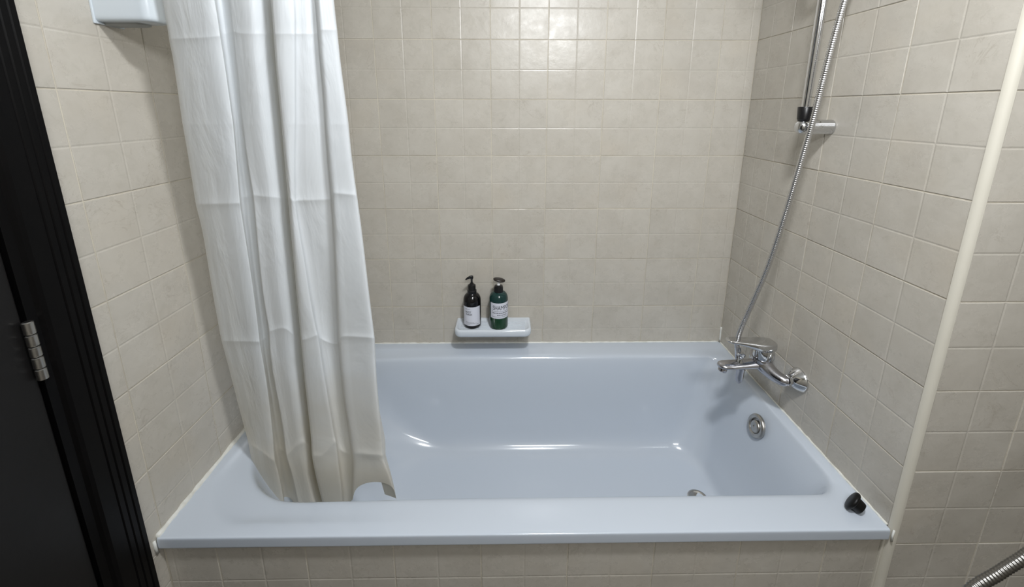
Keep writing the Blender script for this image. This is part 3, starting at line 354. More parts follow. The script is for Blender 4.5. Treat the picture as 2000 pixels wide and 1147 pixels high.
TCACHE = {}
def tile_mesh(w, h, fx, fy):
    """one glazed tile: raised pads with eased edges, split by the pressed cross line"""
    key = tuple(round(a, 4) if a else 0 for a in (w, h, fx, fy))
    if key in TCACHE: return TCACHE[key]
    bm = bmesh.new(); g = .0012; b = .0011; gf = .0032
    def rng(L_, f):
        return [(g, f, True, False), (f, L_ - g, False, True)] if f else [(g, L_ - g, True, True)]
    for u0, u1, o0, o1 in rng(w, fx):
        for v0, v1, p0, p1 in rng(h, fy):
            iu0, iu1 = u0 + (b if o0 else gf), u1 - (b if o1 else gf)
            iv0, iv1 = v0 + (b if p0 else gf), v1 - (b if p1 else gf)
            lo = [(u0, v0, p0 and o0), (u1, v0, 0), (u1, v1, 0), (u0, v1, 0)]
            def dz(ou, ov): return -.0022 if (ou and ov) else -.0006
            base = [bm.verts.new((u0, v0, dz(o0, p0))), bm.verts.new((u1, v0, dz(o1, p0))), bm.verts.new((u1, v1, dz(o1, p1))), bm.verts.new((u0, v1, dz(o0, p1)))]
            top = [bm.verts.new(c) for c in ((iu0, iv0, 0), (iu1, iv0, 0), (iu1, iv1, 0), (iu0, iv1, 0))]
            bm.faces.new(top)
            for k in range(4): bm.faces.new((base[k], base[(k + 1) % 4], top[(k + 1) % 4], top[k]))
    # body of the tile under the glaze
    bx = [bm.verts.new(c) for c in ((g, g, -.0007), (w - g, g, -.0007), (w - g, h - g, -.0007), (g, h - g, -.0007))]
    bb = [bm.verts.new(c) for c in ((g, g, -.006), (w - g, g, -.006), (w - g, h - g, -.006), (g, h - g, -.006))]
    bm.faces.new(bx)
    for k in range(4): bm.faces.new((bb[k], bb[(k + 1) % 4], bx[(k + 1) % 4], bx[k]))
    me = bpy.data.meshes.new('tile'); bm.to_mesh(me); bm.free(); me.materials.append(M['tile'])
    TCACHE[key] = me; return me
def lay_tiles(parent, origin, u, n, ucuts, vcuts, ugrid, vgrid=ZG):
    u = Vector(u); n = Vector(n); z = Vector((0, 0, 1)); org = Vector(origin)
    def fake(a, b, g0):
        k = math.floor((a - g0) / T); 
        for j in (k - 1, k, k + 1):
            f = g0 + j * T + T / 2
            if a + .014 < f < b - .014: return f - a
        return None
    for a, b in zip(ucuts, ucuts[1:]):
        for c, d in zip(vcuts, vcuts[1:]):
            me = tile_mesh(b - a, d - c, fake(a, b, ugrid), fake(c, d, vgrid))
            o = bpy.data.objects.new('tile', me); COL.objects.link(o); o.parent = parent
            mm = Matrix.Identity(4)
            for i in range(3): mm[i][0], mm[i][1], mm[i][2] = u[i], z[i], n[i]
            tilt = Matrix.Rotation(math.radians(random.gauss(0, .09)), 4, 'X') @ Matrix.Rotation(math.radians(random.gauss(0, .09)), 4, 'Y')
            mm.translation = org + u * a + z * c + n * random.uniform(-.0003, .0002)
            o.matrix_basis = mm @ tilt
def cuts(lo, hi, g0):
    r = [lo]; k = math.ceil((lo - g0) / T - 1e-6)
    while g0 + k * T < hi - 1e-4:
        if g0 + k * T > lo + .012: r.append(g0 + k * T)
        k += 1
    return r + [hi]
vc = cuts(.512, 2.399, ZG)
lay_tiles(wall_back, (0, 0, 0), (1, 0, 0), (0, -1, 0), cuts(0, R, .3247), vc, .3247)
# left wall: u runs towards the back wall (+y), normal +x ; u = y + 1
lay_tiles(wall_left, (0, -1, 0), (0, 1, 0), (1, 0, 0), cuts(1 - .758, 1.0, 1 - .758), vc, 1 - .758)
lay_tiles(wall_left, (0, -1, 0), (0, 1, 0), (1, 0, 0), [1 - .83, 1 - .758], cuts(.002, 2.399, ZG), 1 - .758)
lay_tiles(wall_right, (R, 0, 0), (0, -1, 0), (-1, 0, 0), cuts(0, .768, .3759), vc, .3759)
lay_tiles(wall_front, (0, YF, 0), (1, 0, 0), (0, -1, 0), cuts(R + .013, 2.90, 1.8584), cuts(.002, 2.399, ZG), 1.8584)
lay_tiles(wall_apron, (0, -.766, 0), (1, 0, 0), (0, -1, 0), cuts(.004, R - .004, .1197), cuts(.002, .482, ZG), .1197)

# quarter-round corner bead where the right wall turns
bm = bmesh.new()
prof = [(R - .0012, -.768)] + [(R + .0125 - .0137 * math.cos(a), -.768 - .0125 * math.sin(a)) for a in [i * PI / 16 for i in range(9)]] + [(R + .0125, -.770), (R + .002, -.766)]
lowv = [bm.verts.new((x, y, 0.0)) for x, y in prof]; hiv = [bm.verts.new((x, y, 2.4)) for x, y in prof]
for k in range(len(prof)):
    bm.faces.new((lowv[k], lowv[(k + 1) % len(prof)], hiv[(k + 1) % len(prof)], hiv[k]))
bm.faces.new(lowv); bm.faces.new(hiv); bmesh.ops.recalc_face_normals(bm, faces=bm.faces[:])
tr = from_bm('trim_1', bm, M['trim'], smooth=True, angle=50); tr['kind'] = 'structure'
# narrow bead closing the apron against the corner
bm = bmesh.new(); box(bm, (R - .006, -.7705, 0), (R - .0005, -.764, .482), .0015)
tr = from_bm('trim_2', bm, M['trim']); tr['kind'] = 'structure'

# door in the left wall: fluted black frame, closed black leaf, hinge
door = bpy.data.objects.new('door_1', None); COL.objects.link(door); door['kind'] = 'structure'; door.location = (0, -.9, 0)
def dpart(name, bm, m_, smooth=False, parent=None, angle=None):
    for v in bm.verts:
        v.co -= Vector((0, -.9, 0))
    return from_bm(name, bm, m_, parent or door, smooth, angle=angle)
def extrude_profile(bm, pr, z0, z1):
    a = [bm.verts.new((x, y, z0)) for x, y in pr]; b = [bm.verts.new((x, y, z1)) for x, y in pr]
    for k in range(len(pr)): bm.faces.new((a[k], a[(k + 1) % len(pr)], b[(k + 1) % len(pr)], b[k]))
    bm.faces.new(a); bm.faces.new(b); bmesh.ops.recalc_face_normals(bm, faces=bm.faces[:])
pr = [(-.01, -.8075), (.018, -.8075), (.0205, -.8095), (.0205, -.818), (.018, -.820), (.0205, -.822), (.0205, -.831), (.018, -.833),
      (.0205, -.835), (.0205, -.844), (.018, -.846), (.0205, -.848), (.0205, -.874), (.018, -.880), (.012, -.884), (.010, -.897), (-.08, -.897), (-.08, -.834), (-.01, -.834)]
bm = bmesh.new(); extrude_profile(bm, pr, 0, 2.09)
dpart('door_frame', bm, M['wood'])
bm = bmesh.new(); extrude_profile(bm, [(x, -2.66 - y) for x, y in pr], 0, 2.09); dpart('door_frame', bm, M['wood'])
bm = bmesh.new(); box(bm, (-.08, -1.763, 2.03), (.0205, -.897, 2.09), .002); dpart('door_frame', bm, M['wood'])
bm = bmesh.new(); box(bm, (-.035, -1.760, .008), (.004, -.900, 2.027), .002); dpart('door_leaf', bm, M['leaf'])
for zc in (1.063, 1.85, .25):
    bm = bmesh.new()
    for k, (a, b) in enumerate([(-.052, -.032), (-.031, -.011), (-.010, .008), (.009, .029), (.030, .052)]):
        lathe(bm, [(.0055, a), (.0072, a + .0012), (.0072, b - .0012), (.0055, b)], 18, (.0135, -.9005, zc))
    hg = dpart('hinge', bm, M['steel_dull'], True, angle=35)
    if zc == 1.063: hg['label'] = 'brushed metal five knuckle hinge'

# ================================================================= BATHTUB
def rr(x0, x1, y0, y1, rl, rr_, z, zl=None, nl=26, ns=12, na=10):
    """closed loop, counter-clockwise from front-left; rl / rr_ left and right corner radii; zl = height at the left end"""
    pts = []
    def arc(cx, cy, r, a0):
        for k in range(na):
            a = a0 + PI / 2 * k / na; pts.append((cx + r * math.cos(a), cy + r * math.sin(a)))
    def line(a, b, n):
        for k in range(n): t = k / n; pts.append((a[0] + (b[0] - a[0]) * t, a[1] + (b[1] - a[1]) * t))
    arc(x0 + rl, y0 + rl, rl, PI); line((x0 + rl, y0), (x1 - rr_, y0), nl)
    arc(x1 - rr_, y0 + rr_, rr_, -PI / 2); line((x1, y0 + rr_), (x1, y1 - rr_), ns)
    arc(x1 - rr_, y1 - rr_, rr_, 0); line((x1 - rr_, y1), (x0 + rl, y1), nl)
    arc(x0 + rl, y1 - rl, rl, PI / 2); line((x0, y1 - rl), (x0, y0 + rl), ns)
    zl = z if zl is None else zl; out = []
    for x, y in pts:
        t = min(1, max(0, (x - .12) / .60)); t = t * t * (3 - 2 * t)
        out.append(Vector((x, y, zl + (z - zl) * t)))
    return out
tub = thing('bathtub', 'long white enamel bathtub filling the tiled alcove behind the tiled apron', 'bathtub', (.826, -.39, .16))
TO = Vector((.826, -.39, .16))
rings = [
 rr(.010, 1.640, -.764, -.010, .004, .004, .4905),
 rr(.0015, 1.6512, -.7785, -.0015, .004, .004, .4905),
 rr(.0015, 1.6512, -.7785, -.0015, .004, .004, .4935),
 rr(.0015, 1.6512, -.7785, -.0015, .004, .004, .5155),
 rr(.0025, 1.6502, -.7775, -.0025, .005, .005, .5188),
 rr(.0060, 1.6467, -.7740, -.0060, .006, .006, .5200),
 rr(.024, 1.640, -.7520, -.0320, .13, .02, .5200, .5198),
 rr(.030, 1.636, -.7430, -.0410, .145, .03, .5198, .5180),
 rr(.039, 1.631, -.7270, -.0580, .165, .045, .5190, .5108),
 rr(.048, 1.625, -.7060, -.0780, .188, .053, .5180, .5075),
 rr(.056, 1.620, -.6890, -.0900, .20, .057, .5162, .5062),
 rr(.061, 1.616, -.6800, -.0970, .203, .060, .5110, .5030),
 rr(.066, 1.611, -.6755, -.1010, .204, .062, .5000, .4950),
 rr(.074, 1.601, -.6735, -.1070, .203, .068, .4780, .4760),
 rr(.098, 1.580, -.6680, -.1180, .20, .080, .4250),
 rr(.165, 1.557, -.6530, -.1340, .19, .090, .3300),
 rr(.260, 1.532, -.6370, -.1500, .17, .10, .2550),
 rr(.330, 1.512, -.6240, -.1630, .16, .11, .2150),
 rr(.385, 1.500, -.6070, -.1800, .15, .11, .1880),
 rr(.450, 1.487, -.5800, -.2070, .13, .10, .1720),
 rr(.540, 1.460, -.5300, -.2600, .10, .08, .1650),
 rr(.700, 1.380, -.4600, -.3300, .05, .05, .1635)]
bm = bmesh.new(); prev = None
for rg in rings:
    cur = [bm.verts.new(p - TO) for p in rg]; n = len(cur)
    if prev:
        for k in range(n): bm.faces.new((prev[k], prev[(k + 1) % n], cur[(k + 1) % n], cur[k]))
    prev = cur
bm.faces.new(prev)
bmesh.ops.recalc_face_normals(bm, faces=bm.faces[:])
shell = from_bm('shell', bm, M['enamel'], tub, smooth=True)
sb = shell.modifiers.new('sub', 'SUBSURF'); sb.levels = 1; sb.render_levels = 2
def bead(name, pts, r, mt, parent, off):
    path = resample([Vector(p) for p in pts], .012)
    bm = bmesh.new()
    P = [p + Vector([random.uniform(-.0007, .0007) for _ in range(3)]) - off for p in path]
    tube(bm, P, [r * random.uniform(.75, 1.25) for _ in P], 8)
    return from_bm(name, bm, mt, parent, smooth=True)
bead('sealant', [(.0015, -.774, .518), (.0015, -.02, .518)], .0072, M['sealant'], tub, TO).__setitem__('label', 'lumpy white sealant bead along left wall')
bead('sealant', [(.01, -.0015, .519), (1.645, -.0015, .519)], .0036, M['sealant'], tub, TO)
bead('sealant', [(1.6515, -.006, .519), (1.6515, -.765, .519)], .0032, M['sealant'], tub, TO)
bead('sealant', [(.0015, -.781, .517), (.0015, -.781, .482)], .0028, M['sealant'], tub, TO)
bead('sealant', [(1.654, -.779, .520), (1.654, -.781, .490)], .0022, M['sealant'], tub, TO)
bead('sealant', [(1.6515, -.0015, .52), (1.6515, -.0015, .585)], .0032, M['sealant'], tub, TO)
# overflow fitting in the end of the tub
ax = Vector((-1, 0, .27)).normalized(); oc = Vector((1.5835, -.389, .455))
bm = bmesh.new(); lathe(bm, [(.0365, -.002), (.0365, .004), (.034, .0075), (.028, .0085), (.0235, .0065), (.0225, .003), (.0225, -.001)], 40, oc - TO, ax)
o = from_bm('overflow_ring', bm, M['steel_dull'], tub, smooth=True, angle=60); o['label'] = 'dull metal ring of the overflow'
bm = bmesh.new(); lathe(bm, [(.0195, .001), (.0195, .008), (.017, .0105), (.010, .0115), (.004, .0112), (.0035, .009), (0, .009)], 32, oc - TO + Vector((0, -.002, -.002)), ax)
from_bm('overflow_knob', bm, M['steel_dull'], tub, smooth=True, angle=50)
bm = bmesh.new(); lathe(bm, [(.034, 0), (.034, .002), (.031, .0038), (.026, .003), (.024, .001), (.0, .0005)], 36, Vector((1.425, -.385, .1640)) - TO, (0, 0, 1))
from_bm('drain', bm, M['steel_dull'], tub, smooth=True, angle=50)

# ================================================================= SHOWER CURTAIN
ncol = len(CURTAIN[0])
grid = [[Vector(p) for p in r] for r in CURTAIN]
top0 = grid[0]; up = []
for zt in (2.205, 2.0, 1.80):
    row = []
    for p in top0:
        t = (zt - top0[0].z) / (2.205 - top0[0].z)
        c = Vector((p.x, p.y, zt)); c.y = p.y + (-.70 - p.y) * .5 * t; c.x = p.x + (p.x - .28) * .10 * t
        row.append(c)
    up.append(row)
grid = up + grid
bm = bmesh.new(); uvl = bm.loops.layers.uv.new('UVMap')
V = [[bm.verts.new(p - Vector((.28, -.665, 1.2))) for p in r] for r in grid]
us = [0]
for a, b in zip(grid[8], grid[8][1:]): us.append(us[-1] + (a - b).length)
for i in range(len(V) - 1):
    for j in range(ncol - 1):
        f = bm.faces.new((V[i + 1][j], V[i + 1][j + 1], V[i][j + 1], V[i][j]))
        for lp, (a, b) in zip(f.loops, ((i + 1, j), (i + 1, j + 1), (i, j + 1), (i, j))):
            lp[uvl].uv = (us[b], grid[a][b].z)
crl = bm.edges.layers.float.new('crease_edge')
for i in range(len(V) - 1):
    for j, w in ((4, .75), (5, .4), (8, .65), (12, .6), (13, .7), (14, .5), (16, .35), (19, .5), (20, .6), (24, .9)):
        bm.edges.get((V[i][j], V[i + 1][j]))[crl] = w * (1 if i > 2 else .3)
cur = from_bm('shower_curtain', bm, M['curtain'], smooth=True, fix=False, loc=(.28, -.665, 1.2))
cur['label'] = 'white satin-striped shower curtain gathered at the left, its hem tucked inside the bathtub'
cur['category'] = 'shower curtain'
sb = cur.modifiers.new('sub', 'SUBSURF'); sb.levels = 2; sb.render_levels = 3; sb.boundary_smooth = 'PRESERVE_CORNERS'

rod = thing('curtain_rod', 'chrome curtain rod running across the alcove above the bathtub', 'curtain rod', (.826, -.70, 2.20))
bm = bmesh.new(); tube(bm, [(-.822, 0, 0), (.822, 0, 0)], .0125, 24); from_bm('rod', bm, M['chrome'], rod, True, angle=50)
for s in (-1, 1):
    bm = bmesh.new(); lathe(bm, [(.033, 0), (.033, .004), (.018, .012), (.016, .03)], 28, (s * .8263, 0, 0), (-s, 0, 0)); from_bm('flange', bm, M['chrome'], rod, True, angle=50)

# ================================================================= WHITE BOX ON THE LEFT WALL
bx = thing('hair_dryer_holder', 'white glossy rounded box fixed to the left wall beside the curtain', 'wall box', (0, -.62, 1.60))
def rounded_slab(bm, x0, x1, y0, y1, secs, r, na=8):
    """stack of rounded rectangles; secs = (z, inset)"""
    prev = None; first = None
    for z, ins in secs:
        a0, a1, b0, b1 = x0, x1 - ins, y0 + ins, y1 - ins
        rad = max(.002, r - ins * .3); ptsl = [(a0, b0)]
        ptsl = [(a0, b0)] + [(a1 - rad + rad * math.sin(t), b0 + rad - rad * math.cos(t)) for t in [PI / 2 * k / na for k in range(na + 1)]] + \
               [(a1 - rad + rad * math.cos(t), b1 - rad + rad * math.sin(t)) for t in [PI / 2 * k / na for k in range(na + 1)]] + [(a0, b1)]
        cur_ = [bm.verts.new((p[0], p[1], z)) for p in ptsl]; n = len(cur_)
        if prev:
            for k in range(n): bm.faces.new((prev[k], prev[(k + 1) % n], cur_[(k + 1) % n], cur_[k]))
        else: bm.faces.new(list(reversed(cur_)))
        prev = cur_
    bm.faces.new(prev); bmesh.ops.recalc_face_normals(bm, faces=bm.faces[:])
bm = bmesh.new()
rounded_slab(bm, .004, .1100, -.0435, .010, [(.0085, .006), (.0092, .0035), (.0112, .0014), (.0145, .0003), (.019, 0), (.26, 0), (.272, .003), (.278, .012)], .020)
from_bm('housing', bm, M['abs'], bx, True, angle=40)
bm = bmesh.new(); box(bm, (0, -.0455, .004), (.0045, .018, .29), .0015); from_bm('back_plate', bm, M['abs'], bx)
bm = bmesh.new(); rounded_slab(bm, .0045, .075, -.028, .006, [(.004, .004), (.0055, .001), (.010, 0)], .010)
from_bm('bottom_grille', bm, M['abs_grey'], bx, True, angle=40)
# small chrome fitting further in, mostly behind the curtain
br = thing('wall_bracket', 'small chrome and dark wall bracket between the white box and the curtain', 'bracket', (0, -.505, 1.672))
bm = bmesh.new(); lathe(bm, [(.020, 0), (.020, .005), (.017, .008), (.017, .020), (.0175, .021), (.0175, .026), (.015, .03), (0, .031)], 28, (0, 0, 0), (1, 0, 0)); from_bm('chrome_cap', bm, M['chrome'], br, True, angle=40)
bm = bmesh.new(); lathe(bm, [(.0235, 0), (.0235, .004), (0, .0041)], 28, (0, 0, 0), (1, 0, 0)); from_bm('dark_base', bm, M['brownblack'], br, True, angle=40)

# ================================================================= SOAP SHELF AND BOTTLES
sh = thing('soap_shelf', 'white ceramic soap shelf with ribbed top fixed to the back wall above the bathtub rim', 'soap shelf', (.727, -.0, .598))
bm = bmesh.new(); X0, X1 = -.1465, .1465
def dish_ring(ins, z, yb=-.001, r=.026):
    x0, x1, y0 = X0 + ins, X1 - ins, -.1015 + ins; rad = max(.003, r - ins * .6); na = 8
    p = [(x0, yb)] + [(x0 + rad - rad * math.cos(t), y0 + rad - rad * math.sin(t)) for t in [PI / 2 * k / na for k in range(na + 1)]] + \
        [(x1 - rad + rad * math.sin(t), y0 + rad - rad * math.cos(t)) for t in [PI / 2 * k / na for k in range(na + 1)]] + [(x1, yb)]
    return [bm.verts.new((a, b, z)) for a, b in p]
prev = dish_ring(.020, .0); bm.faces.new(list(reversed(prev)))
for ins, z, yb in [(.010, .0015, -.001), (.003, .006, -.001), (0, .013, -.001), (0, .026, -.001), (.002, .0315, -.001), (.0055, .0335, -.001), (.009, .0330, -.010), (.0125, .0300, -.013), (.016, .0275, -.016)]:
    c = dish_ring(ins, z, yb); n = len(c)
    for k in range(n): bm.faces.new((prev[k], prev[(k + 1) % n], c[(k + 1) % n], c[k]))
    prev = c
bm.faces.new(prev); bmesh.ops.recalc_face_normals(bm, faces=bm.faces[:])
from_bm('dish', bm, M['ceramic'], sh, True, angle=60)
bm = bmesh.new()
for k in range(7): tube(bm, [(-.124, -.025 - k * .0098, .0278), (.124, -.025 - k * .0098, .0278)], .0022, 8)
from_bm('ribs', bm, M['ceramic'], sh, True)

def cyl_patch(bm, r, a0, a1, z0, z1, n=28):
    """label patch wrapped round a bottle; angle 0 faces the camera side (-y), positive to the right"""
    lo, hi = [], []
    for k in range(n + 1):
        a = a0 + (a1 - a0) * k / n
        lo.append(bm.verts.new((r * math.sin(a), -r * math.cos(a), z0))); hi.append(bm.verts.new((r * math.sin(a), -r * math.cos(a), z1)))
    for k in range(n): bm.faces.new((lo[k], lo[k + 1], hi[k + 1], hi[k]))
def wrap_text(name, body, h, width, r, a_left, z, mt, parent, bold=0.0):
    """flat lettering printed on the label, wrapped to its curve"""
    cu = bpy.data.curves.new(name, 'FONT'); cu.body = body; cu.size = 1; cu.offset = bold; cu.resolution_u = 3
    t = bpy.data.objects.new('t', cu); COL.objects.link(t)
    dg = bpy.context.evaluated_depsgraph_get(); me = bpy.data.meshes.new_from_object(t.evaluated_get(dg))
    bpy.data.objects.remove(t); bpy.data.curves.remove(cu)
    bm = bmesh.new(); bm.from_mesh(me); bpy.data.meshes.remove(me)
    x0 = min(v.co.x for v in bm.verts); x1 = max(v.co.x for v in bm.verts); y0 = min(v.co.y for v in bm.verts); y1 = max(v.co.y for v in bm.verts)
    bmesh.ops.triangulate(bm, faces=bm.faces[:])
    for _ in range(2):
        bmesh.ops.subdivide_edges(bm, edges=[e for e in bm.edges if e.calc_length() > .12], cuts=1)
        bmesh.ops.triangulate(bm, faces=bm.faces[:])
    for v in bm.verts:
        a = a_left + (v.co.x - x0) / (x1 - x0) * width / r; zz = z + (v.co.y - y0) / (y1 - y0) * h
        v.co = Vector((r * math.sin(a), -r * math.cos(a), zz))
    me = bpy.data.meshes.new(name); bm.to_mesh(me); bm.free()
    return link(name, me, mt, parent)
def micro_lines(name, rows, r, parent):
    bm = bmesh.new()
    for a0, a1, z, h in rows:
        a = a0
        while a < a1:
            w = random.uniform(.05, .16); cyl_patch(bm, r, a, min(a + w, a1), z, z + h, 3); a += w + .045
    o = from_bm(name, bm, M['ink'], parent); o['kind'] = 'stuff'; return o

b1 = thing('pump_bottle', 'black body wash pump bottle with a white label, left on the soap shelf', 'bottle', (.6470, -.050, .6280))
rb = .0335
bm = bmesh.new(); lathe(bm, [(.028, 0), (.0325, .002), (rb, .006), (rb, .108), (.0322, .116), (.0290, .124), (.0235, .1305), (.0175, .134), (.0165, .138)], 48)
from_bm('body', bm, M['bottle_black'], b1, True, angle=60)
bm = bmesh.new(); lathe(bm, [(.0172, .134), (.0178, .137), (.0178, .146), (.0150, .148), (.0146, .165), (.0135, .168), (.0075, .171), (.0060, .176)], 36)
from_bm('collar', bm, M['black'], b1, True, angle=40)
bm = bmesh.new(); lathe(bm, [(.0038, .170), (.0038, .190), (.0062, .193), (.0068, .199), (.0055, .2035), (0, .204)], 24)
tube(bm, [(.002, -.001, .2005), (-.006, -.003, .1995), (-.015, -.005, .1960), (-.0225, -.0065, .1905)], [(.0045, .0062), (.0040, .0056), (.0030, .0042), (.0020, .0026)], 16)
from_bm('pump_head', bm, M['black'], b1, True, angle=50)
bm = bmesh.new(); cyl_patch(bm, rb + .0003, math.radians(-68), math.radians(62), .0135, .0905); from_bm('paper_label', bm, M['label'], b1, True)
wrap_text('lettering', 'BODY', .0078, .0235, rb + .0006, math.radians(-42), .0665, M['ink'], b1, .012)
wrap_text('lettering', 'WASH', .0078, .0265, rb + .0006, math.radians(-42), .0565, M['ink'], b1, .012)
micro_lines('small_print', [(-.78, -.15, .081, .0014), (-.72, .25, .028, .0012), (-.72, .55, .023, .0012), (-.72, -.2, .018, .0011), (.55, .85, .018, .0018)], rb + .0006, b1)

b2 = thing('pump_bottle', 'dark green shampoo pump bottle with a white label, right on the soap shelf', 'bottle', (.7490, -.0575, .6280))
rg = .0355
bm = bmesh.new(); lathe(bm, [(.030, 0), (.0342, .002), (rg, .006), (rg, .118), (.0342, .126), (.031, .1335), (.0265, .139), (.0200, .142), (.0165, .143)], 48)
from_bm('body', bm, M['bottle_green'], b2, True, angle=60)
bm = bmesh.new(); lathe(bm, [(.0165, .141), (.0165, .163), (.0155, .1665), (.0080, .169), (.0078, .170)], 36)
for k in range(28):
    a = 2 * PI * k / 28; box(bm, (.0163 * math.cos(a) - .0006, .0163 * math.sin(a) - .0006, .143), (.0163 * math.cos(a) + .0006, .0163 * math.sin(a) + .0006, .162))
from_bm('collar', bm, M['black'], b2, True, angle=40)
bm = bmesh.new(); lathe(bm, [(.0066, .166), (.0066, .176), (.0055, .178), (.0055, .184), (.0068, .186)], 24); from_bm('stem', bm, M['clear'], b2, True, angle=40)
bm = bmesh.new(); lathe(bm, [(0, -.0048), (.008, -.0046), (.0125, -.0025), (.0135, 0), (.0125, .0028), (.008, .0047), (0, .0052)], 36)
for v in bm.verts: v.co.x *= 1.72; v.co.y *= 1.0
bmesh.ops.rotate(bm, verts=bm.verts[:], matrix=Matrix.Rotation(math.radians(11), 3, 'Y') @ Matrix.Rotation(math.radians(10), 3, 'X'))
for v in bm.verts: v.co += Vector((.0028, -.001, .1905))
from_bm('pump_head', bm, M['brownblack'], b2, True, angle=70)
bm = bmesh.new(); cyl_patch(bm, rg + .0003, math.radians(-56), math.radians(100), .0480, .1105); from_bm('paper_label', bm, M['label'], b2, True)
wrap_text('lettering', 'SHAMPOO', .0175, .080, rg + .0006, math.radians(-36), .0830, M['ink'], b2, .0)
micro_lines('small_print', [(-.75, 1.3, .0765, .0013), (-.66, 1.2, .0690, .0030), (-.15, .95, .0610, .0026), (-.75, 1.3, .0545, .0014)], rg + .0006, b2)

# ================================================================= BATH MIXER TAP
mx = thing('bath_mixer_tap', 'chrome single-lever bath mixer tap on the right wall above the bathtub', 'tap', (R, -.367, .66))
MO = Vector((R, -.367, .66))
def P(*a): return Vector(a) - MO
for s in (-1, 1):
    y = -.367 - .075 * s
    bm = bmesh.new(); lathe(bm, [(.0355, 0), (.0362, .002), (.0340, .006), (.0250, .019), (.0185, .026), (.0160, .0285), (.0150, .029)], 40, P(R, y, .6615), (-1, 0, 0))
    from_bm('wall_flange', bm, M['chrome'], mx, True, angle=50)
    bm = bmesh.new(); lathe(bm, [(.0145, 0), (.0155, .001), (.0155, .010), (.0145, .011)], 6, P(R - .027, y, .6600), (-1, 0, 0))
    from_bm('union_nut', bm, M['chrome'], mx)
pts = catmull([P(1.618, -.443, .6575), P(1.606, -.436, .6565), P(1.594, -.415, .659), P(1.586, -.390, .665), P(1.583, -.367, .669), P(1.586, -.344, .665), P(1.594, -.319, .659), P(1.606, -.298, .6565), P(1.618, -.291, .6575)], 6)
rad = []
for i in range(len(pts)):
    t = abs(i / (len(pts) - 1) * 2 - 1); rad.append(((.0150 + .011 * (1 - t) ** 1.3), (.0150 + .012 * (1 - t) ** 1.3)))
bm = bmesh.new(); tube(bm, pts, rad, 24); from_bm('body', bm, M['chrome_worn'], mx, True, angle=60)
bm = bmesh.new(); tube(bm, [P(1.590, -.367, .668), P(1.560, -.367, .6665), P(1.525, -.367, .6640), P(1.490, -.367, .6625), P(1.465, -.367, .6620), P(1.452, -.367, .6615), P(1.446, -.367, .6612)],
     [(.024, .0185), (.0215, .0135), (.0205, .0110), (.0225, .0105), (.0215, .0100), (.0160, .0080), (.0080, .0045)], 28)
from_bm('spout', bm, M['chrome_worn'], mx, True, angle=70)
bm = bmesh.new(); lathe(bm, [(.0125, 0), (.0130, .001), (.0125, .015), (.0100, .0155), (.0098, .012), (0, .012)], 28, P(1.4640, -.367, .6560), (-.28, 0, -1)); from_bm('aerator', bm, M['chrome_worn'], mx, True, angle=40)
bm = bmesh.new(); lathe(bm, [(.0275, 0), (.0285, .004), (.0280, .030), (.0270, .034), (0, .036)], 40, P(1.5835, -.367, .6880), (.04, 0, 1)); from_bm('cartridge_cover', bm, M['chrome'], mx, True, angle=50)
bm = bmesh.new(); lathe(bm, [(.0300, 0), (.0302, .002), (.0290, .010)], 40, P(1.5830, -.367, .6780), (0, 0, 1)); from_bm('collar', bm, M['chrome_worn'], mx, True, angle=50)
# lever: broad over the cartridge, tapering and rising towards its tip
bm = bmesh.new(); prev = None
secs = [(1.6150, .014, .724, .742), (1.6080, .0235, .719, .7455), (1.590, .0295, .716, .7475), (1.565, .0295, .716, .7485), (1.545, .026, .724, .7492), (1.520, .0215, .733, .7505), (1.495, .0185, .7395, .7520), (1.475, .0165, .7435, .7530), (1.466, .013, .7460, .7525), (1.462, .007, .7480, .7515)]
for x, hw, z0, z1 in secs:
    hh = (z1 - z0) / 2; zc = (z1 + z0) / 2; loop = []
    for k in range(20):
        a = 2 * PI * k / 20; ca, sa = math.cos(a), math.sin(a); e = .55
        loop.append(bm.verts.new(P(x, -.367 + hw * math.copysign(abs(ca) ** e, ca), zc + hh * math.copysign(abs(sa) ** e, sa))))
    if prev:
        for k in range(20): bm.faces.new((prev[k], prev[(k + 1) % 20], loop[(k + 1) % 20], loop[k]))
    else: bm.faces.new(list(reversed(loop)))
    prev = loop
bm.faces.new(prev); bmesh.ops.recalc_face_normals(bm, faces=bm.faces[:])
from_bm('lever', bm, M['chrome'], mx, True, angle=40)
bm = bmesh.new(); lathe(bm, [(.0100, 0), (.0100, .004), (.0072, .008), (.0072, .020), (.0098, .023), (.0112, .026), (.0112, .031), (.0085, .0335), (0, .034)], 28, P(1.5150, -.3670, .6690), (0, 0, 1)); from_bm('diverter_knob', bm, M['chrome'], mx, True, angle=40)
bm = bmesh.new(); lathe(bm, [(.0140, 0), (.0140, .006), (.0122, .010), (.0120, .034), (.0105, .046), (.0070, .054), (.0030, .0575), (0, .058)], 28, P(1.5190, -.3670, .6540), (-.02, 0, -1)); from_bm('outlet_nut', bm, M['chrome_worn'], mx, True, angle=40)
bm = bmesh.new(); tube(bm, catmull([P(1.5240, -.361, .662), P(1.5240, -.348, .664), P(1.5230, -.340, .670), P(1.5225, -.338, .682)], 5), .0095, 18); from_bm('hose_outlet', bm, M['chrome_worn'], mx, True, angle=50)

